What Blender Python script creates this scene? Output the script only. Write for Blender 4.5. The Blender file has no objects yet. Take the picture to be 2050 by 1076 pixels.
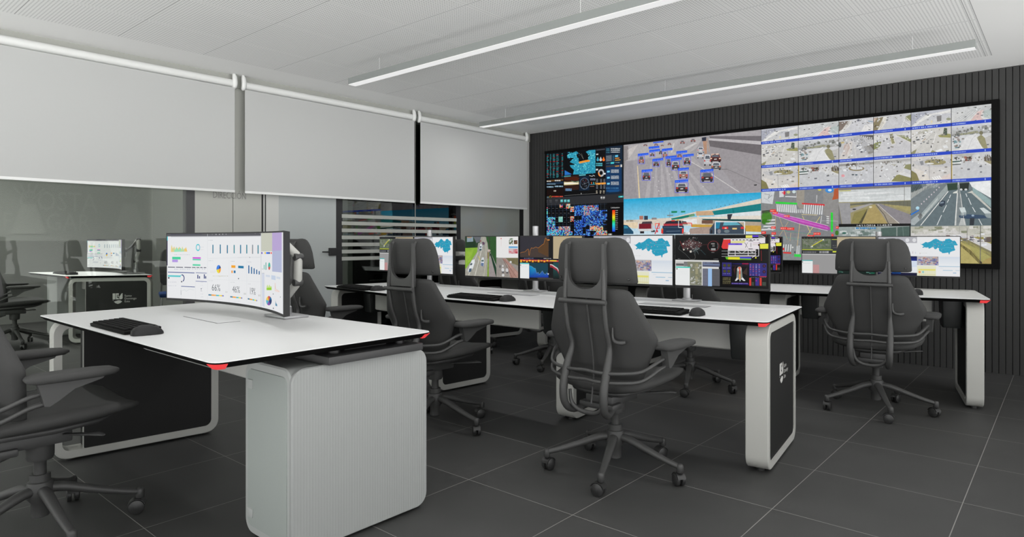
import bpy, bmesh, math, random
from mathutils import Vector, Matrix
from math import sin, cos, pi, radians, sqrt
SC = bpy.context.scene
COL = SC.collection
# ---------------------------------------------------------------- camera measurements (level camera, vertical shift)
FPX, UC, VH, CAMH, YAW = 1286.35, 1025.0, 482.77, 1.129, radians(40.8436)
FW = (-sin(YAW), cos(YAW)); RT = (cos(YAW), sin(YAW))

def ray(u, v):
    k = (u - UC) / FPX
    return Vector((FW[0] + k * RT[0], FW[1] + k * RT[1], (VH - v) / FPX))

def on_plane(u, v, p0, n):
    """point of a vertical screen plane seen at photograph position u, v"""
    o = Vector((0, 0, CAMH)); d = ray(u, v)
    return o + d * ((p0 - o).dot(n) / d.dot(n))

def project(p):
    d = p.x * FW[0] + p.y * FW[1]; s = p.x * RT[0] + p.y * RT[1]
    return UC + FPX * s / d, VH + FPX * (CAMH - p.z) / d

def lin(c):
    c = c / 255.0
    return c / 12.92 if c <= 0.04045 else ((c + 0.055) / 1.055) ** 2.4

def rgb(*c):
    return tuple(lin(x) for x in c) + (1.0,)

# ---------------------------------------------------------------- materials
MATS = {}

def mat(name, col, rough=0.5, metal=0.0, spec=0.5, emit=None, noise=0.0, nscale=40.0, bump=0.0, coat=0.0):
    if name in MATS:
        return MATS[name]
    m = bpy.data.materials.new(name); m.use_nodes = True
    nt = m.node_tree; b = nt.nodes['Principled BSDF']
    b.inputs['Base Color'].default_value = tuple(col) + (1.0,) if len(col) == 3 else col
    b.inputs['Roughness'].default_value = rough
    b.inputs['Metallic'].default_value = metal
    b.inputs['Specular IOR Level'].default_value = spec
    b.inputs['Coat Weight'].default_value = coat
    if noise or bump:
        tc = nt.nodes.new('ShaderNodeTexCoord'); n = nt.nodes.new('ShaderNodeTexNoise')
        n.inputs['Scale'].default_value = nscale; n.inputs['Detail'].default_value = 4
        nt.links.new(tc.outputs['Object'], n.inputs['Vector'])
        if noise:
            mx = nt.nodes.new('ShaderNodeMix'); mx.data_type = 'RGBA'
            c = b.inputs['Base Color'].default_value
            mx.inputs['A'].default_value = (c[0] * (1 - noise), c[1] * (1 - noise), c[2] * (1 - noise), 1)
            mx.inputs['B'].default_value = (min(1, c[0] * (1 + noise)), min(1, c[1] * (1 + noise)), min(1, c[2] * (1 + noise)), 1)
            nt.links.new(n.outputs['Fac'], mx.inputs['Factor'])
            nt.links.new(mx.outputs['Result'], b.inputs['Base Color'])
        if bump:
            bp = nt.nodes.new('ShaderNodeBump'); bp.inputs['Strength'].default_value = bump
            bp.inputs['Distance'].default_value = 0.002
            nt.links.new(n.outputs['Fac'], bp.inputs['Height'])
            nt.links.new(bp.outputs['Normal'], b.inputs['Normal'])
    if emit:
        b.inputs['Emission Color'].default_value = emit[0]
        b.inputs['Emission Strength'].default_value = emit[1]
    MATS[name] = m
    return m

class N:
    """tiny node-graph helper"""
    def __init__(s, name):
        s.m = bpy.data.materials.new(name); s.m.use_nodes = True
        s.t = s.m.node_tree; s.b = s.t.nodes['Principled BSDF']; s.out = s.t.nodes['Material Output']
    def n(s, kind, **kw):
        x = s.t.nodes.new(kind)
        for k, v in kw.items(): setattr(x, k, v)
        return x
    def l(s, a, b): s.t.links.new(a, b)
    def math(s, op, a, b=None):
        x = s.n('ShaderNodeMath', operation=op)
        for i, v in enumerate((a, b)):
            if v is None: continue
            if isinstance(v, (int, float)): x.inputs[i].default_value = v
            else: s.l(v, x.inputs[i])
        return x.outputs[0]
    def mix(s, f, a, b):
        x = s.n('ShaderNodeMix', data_type='RGBA')
        for k, v in (('Factor', f), ('A', a), ('B', b)):
            if isinstance(v, tuple): x.inputs[k].default_value = v
            elif isinstance(v, (int, float)): x.inputs[k].default_value = v
            else: s.l(v, x.inputs[k])
        return x.outputs['Result']

def line_mask(g, coord, off, pitch, half):
    """1 within half of the lines off + k*pitch"""
    a = g.math('ADD', coord, -off + pitch * 100 + pitch / 2)
    a = g.math('MODULO', a, pitch)
    a = g.math('ABSOLUTE', g.math('SUBTRACT', a, pitch / 2))
    return g.math('LESS_THAN', a, half)

def floor_material():
    g = N('dark_floor_tiles'); geo = g.n('ShaderNodeNewGeometry'); sep = g.n('ShaderNodeSeparateXYZ')
    g.l(geo.outputs['Position'], sep.inputs[0])
    lx = line_mask(g, sep.outputs[0], -1.541, 0.6, 0.0016); ly = line_mask(g, sep.outputs[1], 2.764, 0.6, 0.0016)
    m = g.math('MAXIMUM', lx, ly)
    n = g.n('ShaderNodeTexNoise'); n.inputs['Scale'].default_value = 3.0; n.inputs['Detail'].default_value = 8
    g.l(geo.outputs['Position'], n.inputs['Vector'])
    base = g.mix(n.outputs['Fac'], (0.038, 0.038, 0.0375, 1), (0.056, 0.056, 0.055, 1))
    g.l(g.mix(m, base, (0.22, 0.215, 0.205, 1)), g.b.inputs['Base Color'])
    g.b.inputs['Roughness'].default_value = 0.55; g.b.inputs['Specular IOR Level'].default_value = 0.35
    return g.m

def ceiling_material():
    g = N('perforated_ceiling_panels'); geo = g.n('ShaderNodeNewGeometry'); sep = g.n('ShaderNodeSeparateXYZ')
    g.l(geo.outputs['Position'], sep.inputs[0]); X, Y = sep.outputs[0], sep.outputs[1]
    p = 0.02
    def cell(c):
        a = g.math('MODULO', g.math('ADD', c, 20 + p / 2), p)
        return g.math('SUBTRACT', a, p / 2)
    cx, cy = cell(X), cell(Y)
    r2 = g.math('ADD', g.math('MULTIPLY', cx, cx), g.math('MULTIPLY', cy, cy))
    hole = g.math('LESS_THAN', r2, 0.0048 ** 2)
    inside = g.math('MULTIPLY', g.math('MULTIPLY', g.math('GREATER_THAN', X, -5.16), g.math('LESS_THAN', X, -0.455)), g.math('LESS_THAN', Y, 6.335))
    sy = line_mask(g, Y, 1.04, 0.6, 0.003); sx = line_mask(g, X, -0.43, 0.6, 0.0022)
    rim = g.math('MAXIMUM', line_mask(g, Y, 1.04, 0.6, 0.012), line_mask(g, X, -0.43, 0.6, 0.012))
    hole = g.math('MULTIPLY', hole, g.math('SUBTRACT', 1.0, rim))
    c = g.mix(g.math('MULTIPLY', hole, inside), (0.88, 0.88, 0.87, 1), (0.48, 0.48, 0.48, 1))
    c = g.mix(g.math('MULTIPLY', sx, inside), c, (0.60, 0.60, 0.60, 1))
    c = g.mix(g.math('MULTIPLY', sy, inside), c, (0.40, 0.40, 0.40, 1))
    e = line_mask(g, X, -0.4935, 500.0, 0.003)
    e = g.math('MULTIPLY', g.math('MAXIMUM', line_mask(g, X, -0.455, 500.0, 0.003), e), g.math('LESS_THAN', Y, 6.335))
    c = g.mix(e, c, (0.30, 0.30, 0.30, 1))
    g.l(c, g.b.inputs['Base Color']); g.b.inputs['Roughness'].default_value = 0.8
    return g.m

def glass_material(name, tint, ior=1.5):
    g = N(name); g.t.nodes.remove(g.b)
    tr = g.n('ShaderNodeBsdfTransparent'); tr.inputs['Color'].default_value = tint
    gl = g.n('ShaderNodeBsdfGlossy'); gl.inputs['Roughness'].default_value = 0.0
    gl.inputs['Color'].default_value = (0.95, 0.97, 0.96, 1)
    fr = g.n('ShaderNodeFresnel'); fr.inputs['IOR'].default_value = ior
    mx = g.n('ShaderNodeMixShader')
    g.l(fr.outputs[0], mx.inputs[0]); g.l(tr.outputs[0], mx.inputs[1]); g.l(gl.outputs[0], mx.inputs[2])
    g.l(mx.outputs[0], g.out.inputs['Surface'])
    return g.m

def screen_material():
    g = N('lit_screen_image'); a = g.n('ShaderNodeAttribute'); a.attribute_name = 'Col'
    e = g.n('ShaderNodeEmission'); e.inputs['Strength'].default_value = 1.07
    tc = g.n('ShaderNodeTexCoord'); n1 = g.n('ShaderNodeTexNoise'); n1.inputs['Scale'].default_value = 34.0; n1.inputs['Detail'].default_value = 9.0; n1.inputs['Roughness'].default_value = .78
    g.l(tc.outputs['Object'], n1.inputs['Vector'])
    k = g.math('MULTIPLY', g.math('SUBTRACT', n1.outputs['Fac'], .5), 1.5)
    k = g.math('ADD', g.math('MULTIPLY', k, a.outputs['Alpha']), 1.0)
    vm = g.n('ShaderNodeVectorMath', operation='SCALE'); g.l(a.outputs['Color'], vm.inputs[0]); g.l(g.math('MAXIMUM', k, .3), vm.inputs['Scale']); g.l(vm.outputs[0], e.inputs['Color'])
    gl = g.n('ShaderNodeBsdfGlossy'); gl.inputs['Roughness'].default_value = 0.35; gl.inputs['Color'].default_value = (0.012, 0.012, 0.012, 1)
    ad = g.n('ShaderNodeAddShader'); g.l(e.outputs[0], ad.inputs[0]); g.l(gl.outputs[0], ad.inputs[1])
    g.l(ad.outputs[0], g.out.inputs['Surface'])
    return g.m

# ---------------------------------------------------------------- mesh helpers
def link(o, parent=None):
    COL.objects.link(o)
    if parent is not None: o.parent = parent
    return o

def tag(o, label=None, cat=None, group=None, kind=None):
    if label: o['label'] = label
    if cat: o['category'] = cat
    if group: o['group'] = group
    if kind: o['kind'] = kind
    return o

def thing(name, label, cat, loc=(0, 0, 0), rz=0.0, group=None):
    o = bpy.data.objects.new(name, None); o.empty_display_size = 0.1
    o.location = loc; o.rotation_euler = (0, 0, rz); link(o)
    return tag(o, label, cat, group)

def catmull(pts, k=6, closed=False):
    P = [Vector(p) for p in pts]; n = len(P); out = []
    rng = n if closed else n - 1
    for i in range(rng):
        p0 = P[(i - 1) % n] if closed or i > 0 else P[0]
        p1 = P[i]; p2 = P[(i + 1) % n]
        p3 = P[(i + 2) % n] if closed or i + 2 < n else P[-1]
        for j in range(k):
            t = j / k
            out.append(0.5 * ((2 * p1) + (p2 - p0) * t + (2 * p0 - 5 * p1 + 4 * p2 - p3) * t * t + (3 * p1 - p0 - 3 * p2 + p3) * t ** 3))
    if not closed: out.append(P[-1])
    return out

def rrect(w, h, r, seg=5, cx=0.0, cy=0.0):
    pts = []
    for (sx, sy, a0) in ((1, 1, 0), (-1, 1, 90), (-1, -1, 180), (1, -1, 270)):
        for i in range(seg + 1):
            a = radians(a0 + 90 * i / seg)
            pts.append((cx + sx * (w / 2 - r) + r * cos(a), cy + sy * (h / 2 - r) + r * sin(a)))
    return pts

class MB:
    def __init__(s): s.v = []; s.f = []; s.m = Matrix.Identity(4)
    def add(s, vs, fs):
        o = len(s.v); s.v += [s.m @ Vector(p) for p in vs]; s.f += [tuple(i + o for i in f) for f in fs]; return s
    def box(s, c, d, bev=0.0, rz=0.0):
        bm = bmesh.new(); bmesh.ops.create_cube(bm, size=1.0)
        bmesh.ops.scale(bm, vec=d, verts=bm.verts)
        if bev: bmesh.ops.bevel(bm, geom=bm.edges[:], offset=bev, segments=2, affect='EDGES', profile=0.6)
        R = Matrix.Translation(c) @ Matrix.Rotation(rz, 4, 'Z')
        bm.verts.index_update()
        s.add([R @ v.co for v in bm.verts], [[v.index for v in f.verts] for f in bm.faces]); bm.free(); return s
    def rings(s, R, caps=True, closed=False):
        n = len(R[0]); vs = [p for r in R for p in r]; fs = []
        m = len(R)
        for i in range(m if closed else m - 1):
            for j in range(n):
                a = i * n + j; b = i * n + (j + 1) % n; c = ((i + 1) % m) * n + (j + 1) % n; d = ((i + 1) % m) * n + j
                fs.append((a, b, c, d))
        if caps and not closed:
            fs.append(tuple(range(n - 1, -1, -1))); fs.append(tuple(range((m - 1) * n, m * n)))
        return s.add(vs, fs)
    def tube(s, pts, r, seg=10, smooth=0, closed=False, flat=1.0):
        rr = r if isinstance(r, (list, tuple)) else [r] * len(pts)
        P = [Vector(p) for p in pts]
        if smooth:
            k = smooth; Q = catmull(P, k, closed); n = len(P); R2 = []
            for i in range(n if closed else n - 1):
                for j in range(k): R2.append(rr[i] + (rr[(i + 1) % n] - rr[i]) * j / k)
            if not closed: R2.append(rr[-1])
            P, rr = Q, R2
        n = len(P); T = []
        for i in range(n):
            a = P[(i - 1) % n] if closed or i > 0 else P[0]; b = P[(i + 1) % n] if closed or i < n - 1 else P[-1]
            T.append((b - a).normalized())
        up = Vector((0, 0, 1)) if abs(T[0].z) < 0.9 else Vector((0, 1, 0))
        nrm = (up - T[0] * up.dot(T[0])).normalized(); rings = []
        for i in range(n):
            nrm = (nrm - T[i] * nrm.dot(T[i])).normalized(); bi = T[i].cross(nrm)
            rings.append([P[i] + (nrm * cos(2 * pi * j / seg) * flat + bi * sin(2 * pi * j / seg)) * rr[i] for j in range(seg)])
        return s.rings(rings, True, closed)
    def lathe(s, prof, c=(0, 0, 0), seg=20, axis='Z'):
        rings = []
        for (r, h) in prof:
            ring = []
            for j in range(seg):
                a = 2 * pi * j / seg
                if axis == 'Z': p = (c[0] + r * cos(a), c[1] + r * sin(a), c[2] + h)
                elif axis == 'X': p = (c[0] + h, c[1] + r * cos(a), c[2] + r * sin(a))
                else: p = (c[0] + r * sin(a), c[1] + h, c[2] + r * cos(a))
                ring.append(p)
            rings.append(ring)
        return s.rings(rings)
    def prism(s, poly, lo, hi, axis='Z'):
        """poly in the plane across the axis; X: (y,z)  Y: (x,z)  Z: (x,y)"""
        def p(q, h): return {'Z': (q[0], q[1], h), 'X': (h, q[0], q[1]), 'Y': (q[0], h, q[1])}[axis]
        n = len(poly)
        vs = [p(q, lo) for q in poly] + [p(q, hi) for q in poly]
        fs = [tuple(range(n - 1, -1, -1)), tuple(range(n, 2 * n))] + [(i, (i + 1) % n, n + (i + 1) % n, n + i) for i in range(n)]
        return s.add(vs, fs)
    def build(s, name, material, parent=None, smooth=38):
        me = bpy.data.meshes.new(name); me.from_pydata([tuple(v) for v in s.v], [], s.f); me.update()
        bm = bmesh.new(); bm.from_mesh(me); bmesh.ops.recalc_face_normals(bm, faces=bm.faces); bm.to_mesh(me); bm.free()
        if smooth:
            me.shade_smooth(); me.set_sharp_from_angle(angle=radians(smooth))
        if material: me.materials.append(material)
        return link(bpy.data.objects.new(name, me), parent)

def copy_tree(o, parent=None, loc=None, rz=None, label=None):
    c = o.copy(); COL.objects.link(c)
    if parent is not None: c.parent = parent
    if loc is not None: c.location = loc
    if rz is not None: c.rotation_euler = (0, 0, rz)
    if label: c['label'] = label
    for ch in list(o.children): copy_tree(ch, c)
    return c

TXT = {}
def text_tris(s):
    """flat triangles of a word, height of a capital = 1"""
    if s not in TXT:
        cu = bpy.data.curves.new('word', 'FONT'); cu.body = s; cu.size = 1.0; cu.resolution_u = 2
        o = bpy.data.objects.new('word', cu); COL.objects.link(o)
        dg = bpy.context.evaluated_depsgraph_get(); me = bpy.data.meshes.new_from_object(o.evaluated_get(dg))
        me.calc_loop_triangles()
        V = [(v.co.x / 0.69, v.co.y / 0.69) for v in me.vertices]
        T = [[V[i] for i in t.vertices] for t in me.loop_triangles]
        w = max([v[0] for v in V] or [1])
        bpy.data.objects.remove(o); bpy.data.curves.remove(cu); bpy.data.meshes.remove(me)
        TXT[s] = (T, w)
    return TXT[s]
# ---------------------------------------------------------------- screens: flat pictures built from coloured polygons
def clip_half(poly, axis, lim, keep_less):
    out = []
    n = len(poly)
    for i in range(n):
        a, b = poly[i], poly[(i + 1) % n]
        ia = (a[axis] <= lim) if keep_less else (a[axis] >= lim); ib = (b[axis] <= lim) if keep_less else (b[axis] >= lim)
        if ia: out.append(a)
        if ia != ib:
            t = (lim - a[axis]) / (b[axis] - a[axis]); out.append(tuple(a[k] + (b[k] - a[k]) * t for k in range(len(a))))
    return out

class Picture:
    """polygons in the unit square of a screen (s to the right, t downwards); x, y are read off an enlarged detail of the photograph"""
    def __init__(s, unmap=None, crop=(0, 0, 1.0), seed=1):
        s.un = unmap; s.c = crop; s.items = []; s.L = 0; s.tex = 0.0; s.r = random.Random(seed)
    def st(s, p):
        return s.un(s.c[0] + p[0] * s.c[2], s.c[1] + p[1] * s.c[2])
    def up(s): s.L += 1; return s
    def u(s, pts, col):
        cols = col if isinstance(col, list) else [col] * len(pts)
        P = [tuple(p) + tuple(lin(x) for x in c) + (s.tex,) for p, c in zip(pts, cols)]
        for ax, lim, less in ((0, 0.0, False), (0, 1.0, True), (1, 0.0, False), (1, 1.0, True)):
            if len(P) > 2: P = clip_half(P, ax, lim, less)
        if len(P) > 2: s.items.append((s.L, P))
        return s
    def p(s, pts, col): return s.u([s.st(q) for q in pts], col)
    def ur(s, a, b, c, d, col):
        return s.u([(a, b), (c, b), (c, d), (a, d)], col)
    def ug(s, a, b, c, d, top, bot):
        return s.u([(a, b), (c, b), (c, d), (a, d)], [top, top, bot, bot])
    def q(s, x0, y0, x1, y1, col):
        a, b = s.st((x0, y0)); c = s.st((x1, y0))[0]; d = s.st((x0, y1))[1]; return s.ur(a, b, c, d, col)
    def ell(s, x, y, rx, ry, col, n=18, a0=0, a1=360, ri=0.0):
        """ellipse, or ring slice when ri is set, in detail coordinates"""
        A = [radians(a0 + (a1 - a0) * i / n) for i in range(n + 1)]
        if ri:
            for a, b in zip(A, A[1:]):
                s.p([(x + rx * cos(a), y + ry * sin(a)), (x + rx * cos(b), y + ry * sin(b)), (x + rx * ri * cos(b), y + ry * ri * sin(b)), (x + rx * ri * cos(a), y + ry * ri * sin(a))], col)
        else:
            pts = [(x + rx * cos(a), y + ry * sin(a)) for a in A]
            if abs(a1 - a0) < 359: pts.append((x, y))
            else: pts = pts[:-1]
            s.p(pts, col)
        return s
    def line(s, pts, w, col):
        for (x0, y0), (x1, y1) in zip(pts, pts[1:]):
            dx, dy = x1 - x0, y1 - y0; n = sqrt(dx * dx + dy * dy) or 1; ox, oy = -dy / n * w / 2, dx / n * w / 2
            s.p([(x0 + ox, y0 + oy), (x1 + ox, y1 + oy), (x1 - ox, y1 - oy), (x0 - ox, y0 - oy)], col)
        return s
    def frame(s, x0, y0, x1, y1, w, col):
        return s.line([(x0, y0), (x1, y0), (x1, y1), (x0, y1), (x0, y0)], w, col)
    def text(s, word, x0, y0, x1, y1, col):
        """word between the left base x0,y0 (baseline) and right top x1,y1"""
        T, w = text_tris(word); a, b = s.st((x0, y0)); c, d = s.st((x1, y1))
        for t in T: s.u([(a + (c - a) * p[0] / w, b + (d - b) * p[1]) for p in t], col)
        return s
    def marks(s, x0, y0, x1, y1, n, col, fill=0.6, h=1.0):
        """a line of tiny unreadable writing, as broken dashes"""
        w = (x1 - x0) / n
        for i in range(n):
            a = x0 + i * w; f = fill * (0.5 + s.r.random() * 0.8)
            yy = y0 + (y1 - y0) * 0
            k = (i + 0.0) / n
            s.q(a, y0, a + w * min(0.92, f), y1, col)
        return s
    def mosaic(s, a, b, c, d, nx, ny, pal, skip=0.0):
        w, h = (c - a) / nx, (d - b) / ny
        for i in range(nx):
            for j in range(ny):
                if skip and s.r.random() < skip: continue
                s.ur(a + i * w, b + j * h, a + (i + 1) * w, b + (j + 1) * h, s.r.choice(pal))
        return s
    def scatter(s, a, b, c, d, n, pal, w, h):
        for _ in range(n):
            x = a + s.r.random() * (c - a); y = b + s.r.random() * (d - b); k = 0.5 + s.r.random()
            s.ur(x, y, min(x + w * k, c), min(y + h * k, d), s.r.choice(pal))
        return s
    def car(s, x0, y0, x1, y1, body=(52, 50, 56), roof=(205, 206, 210), lamp=(200, 60, 60)):
        w, h = x1 - x0, y1 - y0
        s.up().p([(x0 + w * .18, y0), (x1 - w * .18, y0), (x1 - w * .08, y0 + h * .42), (x0 + w * .08, y0 + h * .42)], roof)
        s.p([(x0 + w * .02, y0 + h * .42), (x1 - w * .02, y0 + h * .42), (x1, y0 + h * .85), (x0, y0 + h * .85)], body)
        s.q(x0 + w * .06, y0 + h * .85, x0 + w * .24, y1, (28, 27, 30)); s.q(x1 - w * .24, y0 + h * .85, x1 - w * .06, y1, (28, 27, 30))
        s.up().p([(x0 + w * .24, y0 + h * .08), (x1 - w * .24, y0 + h * .08), (x1 - w * .16, y0 + h * .38), (x0 + w * .16, y0 + h * .38)], (92, 96, 106))
        s.q(x0 + w * .04, y0 + h * .48, x0 + w * .2, y0 + h * .62, lamp); s.q(x1 - w * .2, y0 + h * .48, x1 - w * .04, y0 + h * .62, lamp)
        s.q(x0 + w * .38, y0 + h * .58, x1 - w * .38, y0 + h * .68, (215, 215, 215))
        s.L -= 2
        return s

SCREEN = None
def picture_mesh(name, pic, place, parent, cols=1):
    """place(s, t, layer) -> local point; curved screens are cut into columns"""
    V = []; F = []; C = []
    for L, P in pic.items:
        parts = [P]
        if cols > 1:
            parts = []
            lo = int(max(0, math.floor(min(p[0] for p in P) * cols))); hi = int(min(cols - 1, math.floor(max(p[0] for p in P) * cols)))
            for k in range(lo, hi + 1):
                Q = clip_half(clip_half(P, 0, k / cols, False), 0, (k + 1) / cols, True) if hi > lo else P
                if len(Q) > 2: parts.append(Q)
        for Q in parts:
            o = len(V)
            for p in Q: V.append(place(p[0], p[1], L)); C += [p[2], p[3], p[4], p[5]]
            F.append(tuple(range(o, o + len(Q))))
    me = bpy.data.meshes.new(name); me.from_pydata([tuple(v) for v in V], [], F)
    at = me.color_attributes.new('Col', 'FLOAT_COLOR', 'POINT'); at.data.foreach_set('color', C)
    me.materials.append(SCREEN); me.update()
    return link(bpy.data.objects.new(name, me), parent)

# ---------------------------------------------------------------- the video wall
VWY = 6.775
def wall_xz(u, v):
    p = on_plane(u, v, Vector((0, VWY, 1.0)), Vector((0, 1, 0))); return p.x, p.z
VX0, VX1 = wall_xz(1094.5, 400)[0], wall_xz(1984.6, 400)[0]
VZ0, VZ1 = 2.292, 0.934
XA, XB, XC, XD = [wall_xz(u, 400)[0] for u in (1248.5, 1523.5, 1679.0, 1823.4)]
ZA = wall_xz(1248, 399.0)[1]            # highway / overpass split
ZR = [VZ0] + [wall_xz(1984, v)[1] for v in (245.0, 303.3, 361.6)]

def wall_pic(x0, z0, x1, z1, crop, seed=1):
    def un(u, v):
        x, z = wall_xz(u, v); return (x - x0) / (x1 - x0), (z0 - z) / (z0 - z1)
    p = Picture(un, crop, seed); p.ext = (x0, z0, x1, z1); return p

C1 = (1085, 285, 175 / 1637); C2 = (1085, 380, 175 / 1982); C3 = (1245, 260, 285 / 2050); C4 = (1245, 380, 285 / 2050)
C5 = (1520, 200, 250 / 1416); C6 = (1740, 200, 255 / 1444); C7 = (1520, 370, 170 / 1143); C8 = (1670, 360, 325 / 1943)

def pic_dashboard():
    z1 = wall_xz(1094, 396.5)[1]
    p = wall_pic(VX0, VZ0, XA, z1, C1, 5); p.ur(0, 0, 1, 1, (9, 12, 16)).up()
    teal = (52, 132, 138)
    for i, (x, w) in enumerate(((75, 55), (150, 28), (203, 48), (268, 52), (368, 30))):
        for k in range(26):
            y = 225 + k * 17.5
            c = (190, 40, 50) if k in (8,) or p.r.random() < .08 else (teal if p.r.random() < .7 else (34, 84, 92))
            if k == 8: c = (196, 36, 44)
            dy = (x - 75) * -0.05
            p.q(x, y + dy, x + w * (.55 + .45 * p.r.random()), y + 9 + dy, c)
    for y0 in (470, 610): p.q(60, y0, 400, y0 + 4, (120, 20, 34))
    # map of a bay
    p.q(415, 205, 1005, 612, (6, 8, 12)); p.up()
    p.p([(470, 250), (520, 205), (580, 195), (640, 170), (680, 195), (640, 250), (690, 330), (680, 370), (800, 350), (870, 320), (870, 270), (905, 240), (860, 220), (820, 180), (880, 150), (1005, 140), (1005, 575), (760, 600), (580, 605), (600, 520), (540, 470), (520, 430), (640, 420), (560, 390), (520, 370), (560, 330), (600, 300), (540, 290), (480, 300)], (46, 150, 178))
    p.p([(425, 525), (560, 600), (425, 620)], (40, 110, 190)); p.up()
    for _ in range(330):
        x, y = 470 + p.r.random() * 530, 180 + p.r.random() * 410
        if (x < 860 and x > 690 and y < 330) or (x < 600 and y > 380) or (x < 560 and y > 310): continue
        k = 6 + p.r.random() * 16; p.q(x, y, x + k, y + k * .7, p.r.choice([(94, 210, 222), (30, 110, 150), (130, 226, 220), (20, 80, 120), (60, 180, 210)]))
    p.up().p([(690, 365), (820, 335), (890, 330), (900, 360), (820, 375), (700, 400)], (226, 150, 60)); p.up().p([(820, 338), (888, 333), (892, 358), (824, 368)], (240, 140, 20))
    p.line([(690, 200), (740, 250), (770, 310)], 5, (120, 120, 110)); p.line([(740, 210), (760, 270), (780, 320)], 4, (120, 120, 110))
    # lower widgets
    p.q(415, 640, 690, 905, (46, 24, 18)); p.up(); p.q(412, 632, 540, 652, (70, 150, 160)); p.q(695, 610, 820, 632, (90, 170, 180))
    p.p([(412, 740), (470, 745), (560, 740), (640, 755), (690, 745), (690, 790), (560, 800), (412, 806)], (206, 190, 140)); p.up()
    p.p([(412, 760), (560, 752), (690, 765), (690, 775), (560, 785), (412, 790)], (240, 232, 214)); p.p([(540, 720), (620, 742), (690, 724), (690, 744), (600, 756)], (120, 140, 120))
    for k in range(30): p.q(420 + p.r.random() * 260, 650 + p.r.random() * 60, 440 + p.r.random() * 260, 662 + p.r.random() * 60, (74, 34, 22))
    for k in (870, 895): p.marks(440, k, 560, k + 18, 7, (110, 150, 190), .9)
    p.q(700, 640, 885, 910, (12, 30, 50)); p.up(); p.ell(797, 775, 92, 112, (74, 90, 110), 28); p.up(); p.ell(797, 775, 78, 97, (18, 20, 26), 28); p.up()
    for k in range(26):
        a = p.r.random() * 6.28; q = 20 + p.r.random() * 60; p.q(797 + q * cos(a), 775 + q * 1.2 * sin(a), 805 + q * cos(a), 784 + q * 1.2 * sin(a), p.r.choice([(150, 60, 60), (170, 170, 170), (70, 90, 120)]))
    p.ell(797, 775, 14, 17, (90, 96, 104)); p.line([(885, 625), (940, 640), (965, 620), (990, 635)], 10, (190, 190, 190))
    for y in (680, 700): p.marks(905, y, 1000, y + 14, 5, (130, 140, 165), .9)
    for x in (920, 960, 995): p.q(x, 745, x + 14, 790, p.r.choice([(200, 160, 60), (80, 170, 170), (200, 90, 40)]))
    p.q(895, 790, 1000, 800, (60, 140, 160)); p.q(900, 825, 980, 833, (160, 110, 90))
    # left bottom captions
    p.q(75, 715, 400, 745, (96, 66, 34)); p.up(); p.marks(80, 722, 175, 742, 5, (200, 196, 186), .95); p.marks(240, 708, 350, 730, 6, (206, 204, 200), .95)
    p.q(75, 762, 400, 800, (26, 44, 66)); p.up(); p.marks(85, 775, 260, 793, 10, (120, 150, 170), .95); p.marks(80, 825, 215, 850, 7, (150, 180, 200), .95); p.marks(240, 815, 400, 840, 8, (150, 180, 200), .95)
    p.q(75, 880, 405, 1010, (22, 8, 6)); p.up(); p.marks(220, 900, 270, 925, 3, (190, 180, 170), .9); p.marks(190, 1008, 400, 1030, 9, (205, 70, 50), .9); p.ell(160, 1025, 22, 22, (176, 140, 60), 12, ri=.7); p.marks(80, 1020, 130, 1045, 3, (150, 190, 200))
    p.q(415, 930, 1010, 1000, (8, 8, 10)); p.up(); p.line([(420, 1000), (640, 985), (1010, 960)], 4, (130, 130, 130)); p.ell(735, 962, 8, 14, (150, 150, 150))
    # right columns
    p.ur(.655, .0, .78, 1, (10, 11, 15)); p.up(); p.q(1015, 135, 1180, 160, (60, 62, 70)); p.q(1015, 218, 1055, 240, (200, 205, 205))
    for x, c in ((1045, (60, 150, 176)), (1100, (196, 200, 200)), (1155, (240, 110, 30))): p.p([(x, 270), (x + 28, 335), (x + 8, 355), (x - 10, 355), (x - 26, 335)], c)
    for x in (1030, 1062, 1090, 1120):
        for y in (390, 425): p.q(x - 12, y, x + 10, y + 22, (90, 196, 210))
    p.ell(1108, 575, 58, 72, (176, 180, 184), 24, ri=.55); p.up(); p.ell(1108, 575, 58, 72, (236, 140, 60), 8, 100, 190, ri=.62); p.q(1010, 500, 1050, 530, (206, 210, 210)); p.q(1155, 578, 1192, 606, (230, 232, 232))
    for x in (1015, 1090, 1150):
        for y in range(690, 880, 24): p.q(x, y, x + 34, y + 14, (104, 110, 120))
    p.q(1010, 765, 1195, 800, (236, 158, 60))
    for x in (1015, 1085, 1145): p.marks(x, 905, x + 30, 930, 2, (200, 190, 170)); p.marks(x, 940, x + 30, 960, 2, (200, 190, 170))
    p.ur(.78, 0, .985, 1, (18, 34, 52)); p.up(); p.ur(.79, .385, .975, .95, (16, 52, 92)); p.up()
    for i, y in enumerate((120, 150, 185)):
        p.marks(1205, y, 1275, y + 16, 3, (60, 120, 140), .95); p.marks(1290, y - 8, 1465, y + 8, 10, (200, 205, 208), .9)
    for k in range(10): p.q(1200, 255 + k * 11, 1305, 261 + k * 11, (120, 130, 140))
    for k in range(9): p.q(1320, 250 + k * 12, 1355, 256 + k * 12, (50, 100, 130))
    p.q(1370, 243, 1425, 280, (96, 190, 226)); p.q(1368, 296, 1450, 312, (226, 140, 40)); p.q(1368, 332, 1470, 346, (214, 160, 60)); p.q(1285, 375, 1350, 408, (70, 200, 210)); p.q(1205, 388, 1270, 402, (60, 110, 130)); p.marks(1365, 372, 1470, 388, 4, (110, 150, 170))
    p.q(1200, 445, 1450, 468, (70, 56, 40)); p.up(); p.q(1370, 440, 1450, 462, (176, 130, 70)); p.q(1470, 420, 1500, 466, (210, 208, 200))
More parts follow.
